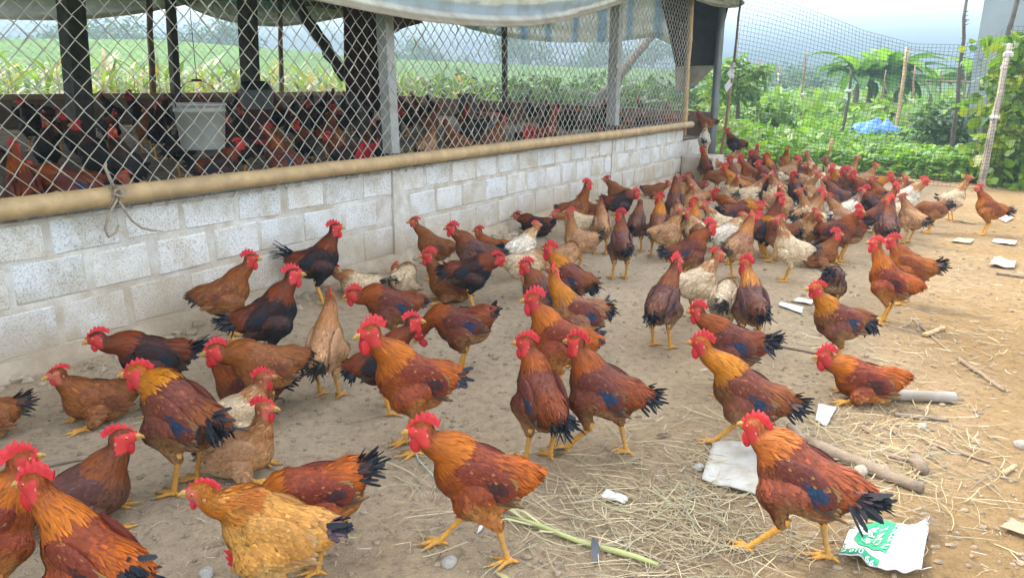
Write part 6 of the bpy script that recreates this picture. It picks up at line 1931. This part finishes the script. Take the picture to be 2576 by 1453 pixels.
# small clods and pebbles
def clods(n, lab, seed, rng, size):
    rg = np.random.default_rng(seed); mb = MB()
    for i in range(n):
        x, y = rg.uniform(*rng[0]), rg.uniform(*rng[1])
        p = pg(x, y); s_, t_ = to_st(p)
        if t_ > -.03 or p[1] > 12.4: continue
        r = size * rg.uniform(.3, 1.0) ** 2 * (1 + p[1] * .06)
        q = (r * rg.uniform(.8, 1.5), r * rg.uniform(.7, 1.2), r * rg.uniform(.4, .8))
        mb.sphere((p[0], p[1], p[2] + q[2] * .35), q, 6, 4, jit=.25)
    return tag(mb.build('soil_clods', simple('clod%d' % seed, (.26, .195, .13), .95, .3, 20, bump=.4, bscale=90), smooth=False), lab, 'clods', kind='stuff')
clods(2000, 'small soil clods and crumbs all over the yard', 1, ((0, 2576), (480, 1450)), .012)
clods(350, 'crumbs and grit on the sunlit soil at right', 2, ((1900, 2576), (560, 1450)), .014)
rgc = np.random.default_rng(9); mb = MB()
for i in range(260):
    s = rgc.uniform(1.0, 10.6); t = -.03 - abs(rgc.normal(0, .09)); q = L(s, t, 0); r = rgc.uniform(.008, .035)
    mb.sphere((q[0], q[1], gz(q[0], q[1]) + r * .2), (r * 1.3, r, r * .7), 7, 5, jit=.3)
tag(mb.build('wall_rubble', M_foot, smooth=False), 'crumbled mortar lumps along the foot of the block wall', 'rubble', kind='stuff')
# sticks
def stick(a, b, r, lab, seed, mat=M_wood, twig=0):
    A, B = pg(*a, r * .9), pg(*b, r * .8)
    return log('stick', A, B, r, mat, lab, 'stick', 'sticks on the ground', knots=twig, seed=seed, n=9)
M_stick = simple('dry_stick', (.24, .18, .125), .85, .25, 14, bump=.5, bscale=70)
stick((2040, 1130), (2318, 1240), .026, 'thick crooked branch behind the tail of the right foreground rooster', 1, M_stick, 2)
stick((1985, 1080), (2025, 1120), .020, 'short stub of branch left of the thick crooked one', 2, M_stick, 1)
stick((1990, 1125), (2060, 1135), .013, 'grey twig touching the left end of the thick branch', 3, M_stick)
stick((2300, 1165), (2318, 1195), .024, 'knotty piece of root near the thick branch', 4, M_stick, 2)
stick((2235, 1150), (2310, 1168), .010, 'thin stick leading to the knotty root', 5, M_stick)
stick((2250, 1046), (2385, 1060), .010, 'straight twig below the grey pipe', 6, M_stick, 2)
stick((2410, 905), (2525, 985), .011, 'long straight stick on the soil at far right', 7, M_stick)
stick((2325, 848), (2372, 828), .015, 'short pale stick lying by itself right of the lone rooster', 8, M_bamboo)
stick((2290, 800), (2380, 880), .006, 'thin twig between the lone rooster and the short pale stick', 9, M_stick)
stick((2505, 690), (2576, 700), .014, 'stick end at the right picture edge', 10, M_stick)
stick((2380, 552), (2455, 565), .012, 'thin bamboo stick behind the rufous hen at far right', 11, M_bamboo)
stick((1950, 870), (2050, 890), .008, 'curved twig at the feet of the lone rooster', 12, M_stick)
stick((2330, 1115), (2490, 1165), .006, 'long thin twig pointing right below the straw', 13, M_stick)
stick((90, 1180), (300, 1140), .012, 'half buried grey stick behind the resting maroon rooster', 14, M_stick)
stick((2520, 1195), (2555, 1175), .010, 'flat splinter of wood at right', 15, M_bamboo)
# split grey pipe
a, b = pg(2175, 1003, .028), pg(2398, 1013, .028)
pr = empty('pipe', tuple(a)); tag(pr, 'grey plastic pipe with split end lying by the resting orange rooster', 'pipe')
mb = MB(); d = b - a; mb.tube([d * 0, d * .5, d], .027, 16, cap=False); mb.tube([d, d * .5, d * 0], .0235, 16, cap=False)
for e in (0, 1):
    pass
mb.build('pipe_wall', simple('grey_pvc', (.27, .25, .22), .6, .15, 8, dirt=(.22, .17, .12), dscale=6, damt=.7), pr)
# green and straw coloured stalk
a, b = pg(1275, 1305, .012), pg(1655, 1430, .012)
sk = empty('grass_stalk', tuple(a)); tag(sk, 'long pale green grass stalk lying across the bottom foreground', 'stalk')
mb = MB(); d = b - a; mb.tube([d * f + A_((0, 0, .006 * math.sin(f * 9))) for f in np.linspace(0, 1, 9)], [.004, .006, .008, .009, .009, .010, .010, .009, .007], 7); mb.build('stem', simple('stalk', (.36, .37, .14), .6, .2, 14), sk)
for q, (f, a2, ln) in enumerate([(.12, .5, .16), (.22, -.4, .20), (.30, .25, .22), (.35, -.9, .12), (.18, .15, .18)]):
    mb = MB(); p = d * f; u = d / np.linalg.norm(d); w = A_((-u[1], u[0], 0)); v = -u * math.cos(a2) + w * math.sin(a2)
    mb.add([p + w * .004, p - w * .004, p + v * ln * .5 - w * .006 + A_((0, 0, .02)), p + v * ln * .5 + w * .006 + A_((0, 0, .02)), p + v * ln + A_((0, 0, .002))], [(0, 1, 2, 3), (3, 2, 4)]); mb.build('blade', simple('blade%d' % q, (.42, .40, .20), .6, .2, 14), sk)
# thin green twine beside the walking rooster
pts = [pg(1030, 1085, .05), pg(1032, 1125, .03), pg(1055, 1165, .012), pg(1095, 1205, .008), pg(1130, 1232, .006)]
mb = MB(); mb.tube([p - pts[0] for p in pts], [.002, .003, .0035, .0035, .002], 5); tag(mb.build('twine', simple('twine', (.35, .45, .36), .6), None, loc=tuple(pts[0])), 'faded green plastic twine curling in front of the walking orange rooster', 'twine')
# stones
def stone(px, r, lab, seed, col=(.34, .31, .27)):
    p = pg(*px); rg = random.Random(seed); mb = MB()
    mb.sphere((0, 0, 0), (r * 1.2, r * .9, r * .75), 12, 8)
    mb.v = [tuple(A_(v) * (1 + .22 * mnoise.noise(Vector(v) * (1.3 / r) + Vector((seed, 0, 0))))) for v in mb.v]
    o = mb.build('stone', simple('stone%d' % seed, col, .9, .25, 40, bump=.6, bscale=120), None, loc=(p[0], p[1], p[2] + r * .4), rot=(0, 0, seed))
    return tag(o, lab, 'stone', 'stones on the ground')
stone((1130, 1420), .024, 'grey pebble below the foot of the walking orange rooster', 1)
stone((520, 1448), .024, 'pale stone cut by the bottom edge under the golden buff hen', 2, (.34, .32, .28))
stone((2320, 1075), .018, 'small stone by the straw right of the paper scrap', 3)
stone((2165, 1190), .030, 'pale lump of mortar under the thick branch', 4, (.34, .29, .22))
stone((2130, 1195), .028, 'pale lump left of the mortar lump by the branch', 5, (.33, .28, .21))
stone((2570, 1125), .028, 'stone at the right picture edge', 6)
stone((1758, 1180), .022, 'grey stone left of the big dirty paper', 7)
# paper and card scraps
def scrap(name, px, lab, col, dirt=None, curl=.01, seed=0, th=.002, cat='paper'):
    pts = [pg(*q, .006) for q in px]; c = sum(pts) / len(pts)
    n = 10; V = []
    for j in range(n + 1):
        for i in range(n + 1):
            a, b = i / n, j / n
            p = (pts[0] * (1 - a) + pts[1] * a) * (1 - b) + (pts[3] * (1 - a) + pts[2] * a) * b
            e = min(a, b, 1 - a, 1 - b)
            p = p + (c - p) * (.10 * mnoise.noise(Vector((a * 6, b * 6, seed))) * (e < .12))
            V.append(p - c + A_((0, 0, curl * (1 + mnoise.noise(Vector((a * 2.2, b * 2.2, seed + 5)))) + curl * 1.6 * max(0, a - .75))))
    ii = np.arange(n * n); qi = ii // n * (n + 1) + ii % n
    o = mobj(name, np_mesh(name, np.array(V), np.stack([qi, qi + n + 1, qi + n + 2, qi + 1], 1)), simple(name + str(seed), col, .8, .06, 20, dirt=dirt, dscale=9, damt=.7), None, tuple(c))
    md = o.modifiers.new('thickness', 'SOLIDIFY'); md.thickness = th; md.offset = 1
    return tag(o, lab, cat)
scrap('paper_sheet', [(1765, 1215), (1790, 1128), (1905, 1120), (1925, 1262)], 'large dirty white paper sack piece lying behind the right foreground rooster', (.46, .44, .39), (.30, .25, .18), .012, 1, .004)
scrap('paper_scrap', [(2050, 1062), (2058, 1022), (2104, 1030), (2078, 1078)], 'clean white torn scrap between the pipe and the thick branch', (.62, .61, .57), None, .006, 2)
scrap('paper_scrap', [(1957, 770), (1962, 764), (2020, 778), (2017, 793)], 'white card scrap left of the lone rooster', (.62, .61, .57), None, .006, 3)
scrap('paper_scrap', [(1990, 760), (2010, 753), (2050, 762), (2040, 770)], 'dull crumpled paper just behind the white card scrap', (.55, .50, .42), None, .008, 4)
scrap('paper_scrap', [(2495, 612), (2500, 606), (2556, 612), (2552, 620)], 'thin white strip lying on the soil at far right', (.60, .58, .54), None, .012, 5)
scrap('paper_scrap', [(2485, 672), (2500, 656), (2555, 664), (2550, 680)], 'crumpled beige paper near the right edge, below the white strip', (.46, .37, .26), None, .018, 6)
scrap('paper_scrap', [(2390, 610), (2410, 602), (2450, 606), (2440, 616)], 'pale straw coloured wrapper on the sunlit soil below the brown hen', (.40, .31, .19), None, .010, 7)
scrap('paper_scrap', [(2512, 553), (2530, 545), (2548, 552), (2530, 562)], 'small cream scrap near the feet of the far right hen', (.70, .62, .48), None, .010, 8)
scrap('dead_leaf', [(2510, 1335), (2540, 1318), (2600, 1340), (2590, 1362)], 'dry brown leaf at the lower right edge', (.33, .23, .15), None, .014, 9, .001, 'leaf')
scrap('plastic_scrap', [(1510, 1255), (1525, 1238), (1580, 1262), (1570, 1275)], 'pale grey plastic scrap in the straw below the striding rooster', (.52, .51, .46), None, .008, 10)
# fertiliser sack with green print
cs = [pg(2105, 1410, .006), pg(2150, 1338, .006), pg(2335, 1328, .006), pg(2310, 1470, .006)]
cc = sum(cs) / 4
sk = empty('feed_sack', tuple(cc)); tag(sk, 'torn white woven sack with green print in the lower right corner', 'sack')
def sack_pt(a, b, dz=0.0):
    p = (cs[0] * (1 - a) + cs[1] * a) * 1.0
    p = (cs[0] * (1 - b) + cs[1] * b) * (1 - a) + (cs[3] * (1 - b) + cs[2] * b) * a
    e = 1.0
    z = .024 + .030 * mnoise.noise(Vector((a * 3.1, b * 2.6, 2))) + .007 * mnoise.noise(Vector((a * 9, b * 8, 6))) + .012 * math.sin(a * 9 + b * 3) * (1 - b * .4) + .028 * max(0, a - .8) * 3
    return p - cc + A_((0, 0, z + dz))
def sack_patch(name, poly, mat, dz, n=22):
    """a printed patch: bilinear quad in sack coordinates"""
    V = []
    for j in range(n + 1):
        for i in range(n + 1):
            u, v = i / n, j / n
            q = (A_(poly[0]) * (1 - u) + A_(poly[1]) * u) * (1 - v) + (A_(poly[3]) * (1 - u) + A_(poly[2]) * u) * v
            V.append(sack_pt(q[0], q[1], dz))
    ii = np.arange(n * n); qi = ii // n * (n + 1) + ii % n
    return mobj(name, np_mesh(name, np.array(V), np.stack([qi, qi + 1, qi + n + 2, qi + n + 1], 1)), mat, sk)
M_sack = simple('woven_sack', (.56, .56, .56), .6, .06, 30, bump=.3, bscale=400, dirt=(.55, .48, .40), dscale=9, damt=.5)
M_green = simple('green_print', (.02, .30, .13), .55, .15, 25, bump=.2, bscale=400)
o = sack_patch('sack_cloth', [(0, 0), (1, 0), (1, 1), (0, 1)], M_sack, 0.0, 40)
md = o.modifiers.new('thickness', 'SOLIDIFY'); md.thickness = .003; md.offset = -1
sack_patch('green_field', [(.10, .42), (.55, .20), (.60, .97), (.14, .98)], M_green, .0035, 40)
sack_patch('green_field', [(-.0, .02), (.50, .0), (.50, .10), (.02, .20)], M_green, .0035, 40)
sack_patch('white_stripe', [(.10, .62), (.30, .80), (.28, .86), (.08, .70)], M_sack, .0060, 30)
M_white = simple('white_print', (.80, .82, .80), .5, .05, 20)
def sack_text(body, o, ux, uy, h):
    cu = bpy.data.curves.new('text', 'FONT'); cu.body = body; cu.size = 1.0; cu.resolution_u = 2
    to = bpy.data.objects.new('text_tmp', cu); COL.objects.link(to)
    dg = bpy.context.evaluated_depsgraph_get(); me = bpy.data.meshes.new_from_object(to.evaluated_get(dg))
    bpy.data.objects.remove(to, do_unlink=True)
    V = [sack_pt(o[0] + v.co.x * h * ux[0] + v.co.y * h * uy[0], o[1] + v.co.x * h * ux[1] + v.co.y * h * uy[1], .0085) for v in me.vertices]
    for v, q in zip(me.vertices, V): v.co = q
    me.name = 'lettering'
    mobj('lettering', me, M_white, sk)
# writing runs up the sack
UX, UY = (.18, 1.0), (-1.0, .10)
sack_text('ÂM PH', (.28, .46), UX, UY, .125)
sack_text('KCN L', (.40, .40), UX, UY, .135)
sack_text('ĐT: 0220.37', (.545, .27), UX, UY, .12)
sack_text('6 010 66', (.02, .045), (1.0, -.18), (.12, 1.0), .12)
mb = MB()
for q in range(70):
    a = rgn.uniform(0, 1); side = rgn.random() < .5
    p = sack_pt(0, a) if side else sack_pt(1, .75 + .25 * a)
    d = rgn.normal(0, 1, 3) * .02; d[2] = abs(d[2]) * .5
    if not side: d = d * 1.6
    mb.tube([p, p + d * .6 + rgn.normal(0, .004, 3), p + d + rgn.normal(0, .006, 3)], .0009, 3, cap=False)
tag(mb.build('frayed_threads', M_rope, sk), kind='stuff')
# loose feathers
def feather(px, ln, az, col, tip, lab, seed, lift=.25):
    p = pg(*px, .006); d = A_([[math.cos(az), math.sin(az), .12]]); nr_ = A_([[0.1, 0.2, 1.0]]); nr_ = nrm(nr_ - d * (nr_ * d).sum(1, keepdims=True))
    V, Q, T, C, N = blades(A_([[0, 0, 0]]), nrm(d), nr_, A_([ln]), A_([ln * .24]), A_([lift]), A_([lift * .9]), A_([col]), A_([tip]), st=(0, .12, .3, .5, .7, .88, 1), hw=(.1, .3, .9, 1, .9, .6, 0), bend=A_([.2]))
    me = np_mesh('loose_feather', V, Q, T, C); o = mobj('loose_feather', me, M_tail, None, tuple(p))
    return tag(o, lab, 'feather', 'feathers on the ground')
feather((1365, 1145), .13, R(5), (.05, .05, .055), (.02, .02, .024), 'black loose feather at the feet of the central chestnut rooster', 1)
feather((1495, 1425), .12, R(75), (.10, .10, .11), (.05, .05, .06), 'dark feather with white edge standing in the straw at bottom centre', 2)
feather((1200, 1345), .06, R(60), (.6, .58, .54), (.55, .53, .5), 'small white feather below the walking orange rooster', 3)
feather((1335, 1195), .08, R(20), (.45, .42, .38), (.5, .48, .44), 'grey white feather by the straw left of the striding rooster', 4)
feather((1690, 1095), .09, R(200), (.10, .08, .07), (.05, .045, .04), 'dark curved feather right of the striding rooster', 5)
feather((1245, 1440), .10, R(-60), (.45, .40, .18), (.40, .36, .16), 'yellowish husk at the bottom edge below the walking orange rooster', 6)

# ================================================================== air
hz = bpy.data.materials.new('haze_air'); hz.use_nodes = True
nt = hz.node_tree; nt.nodes.remove(nt.nodes['Principled BSDF'])
vol = nt.nodes.new('ShaderNodeVolumePrincipled')
vol.inputs['Color'].default_value = (.27, .37, .43, 1); vol.inputs['Density'].default_value = HAZE; vol.inputs['Anisotropy'].default_value = .2
nt.links.new(vol.outputs[0], nt.nodes['Material Output'].inputs['Volume'])
mb = MB(); mb.box((0, 250, 19), (1300, 1200, 41)); tag(mb.build('haze', hz, smooth=False), 'thin pale haze over the fields', 'haze', kind='stuff')
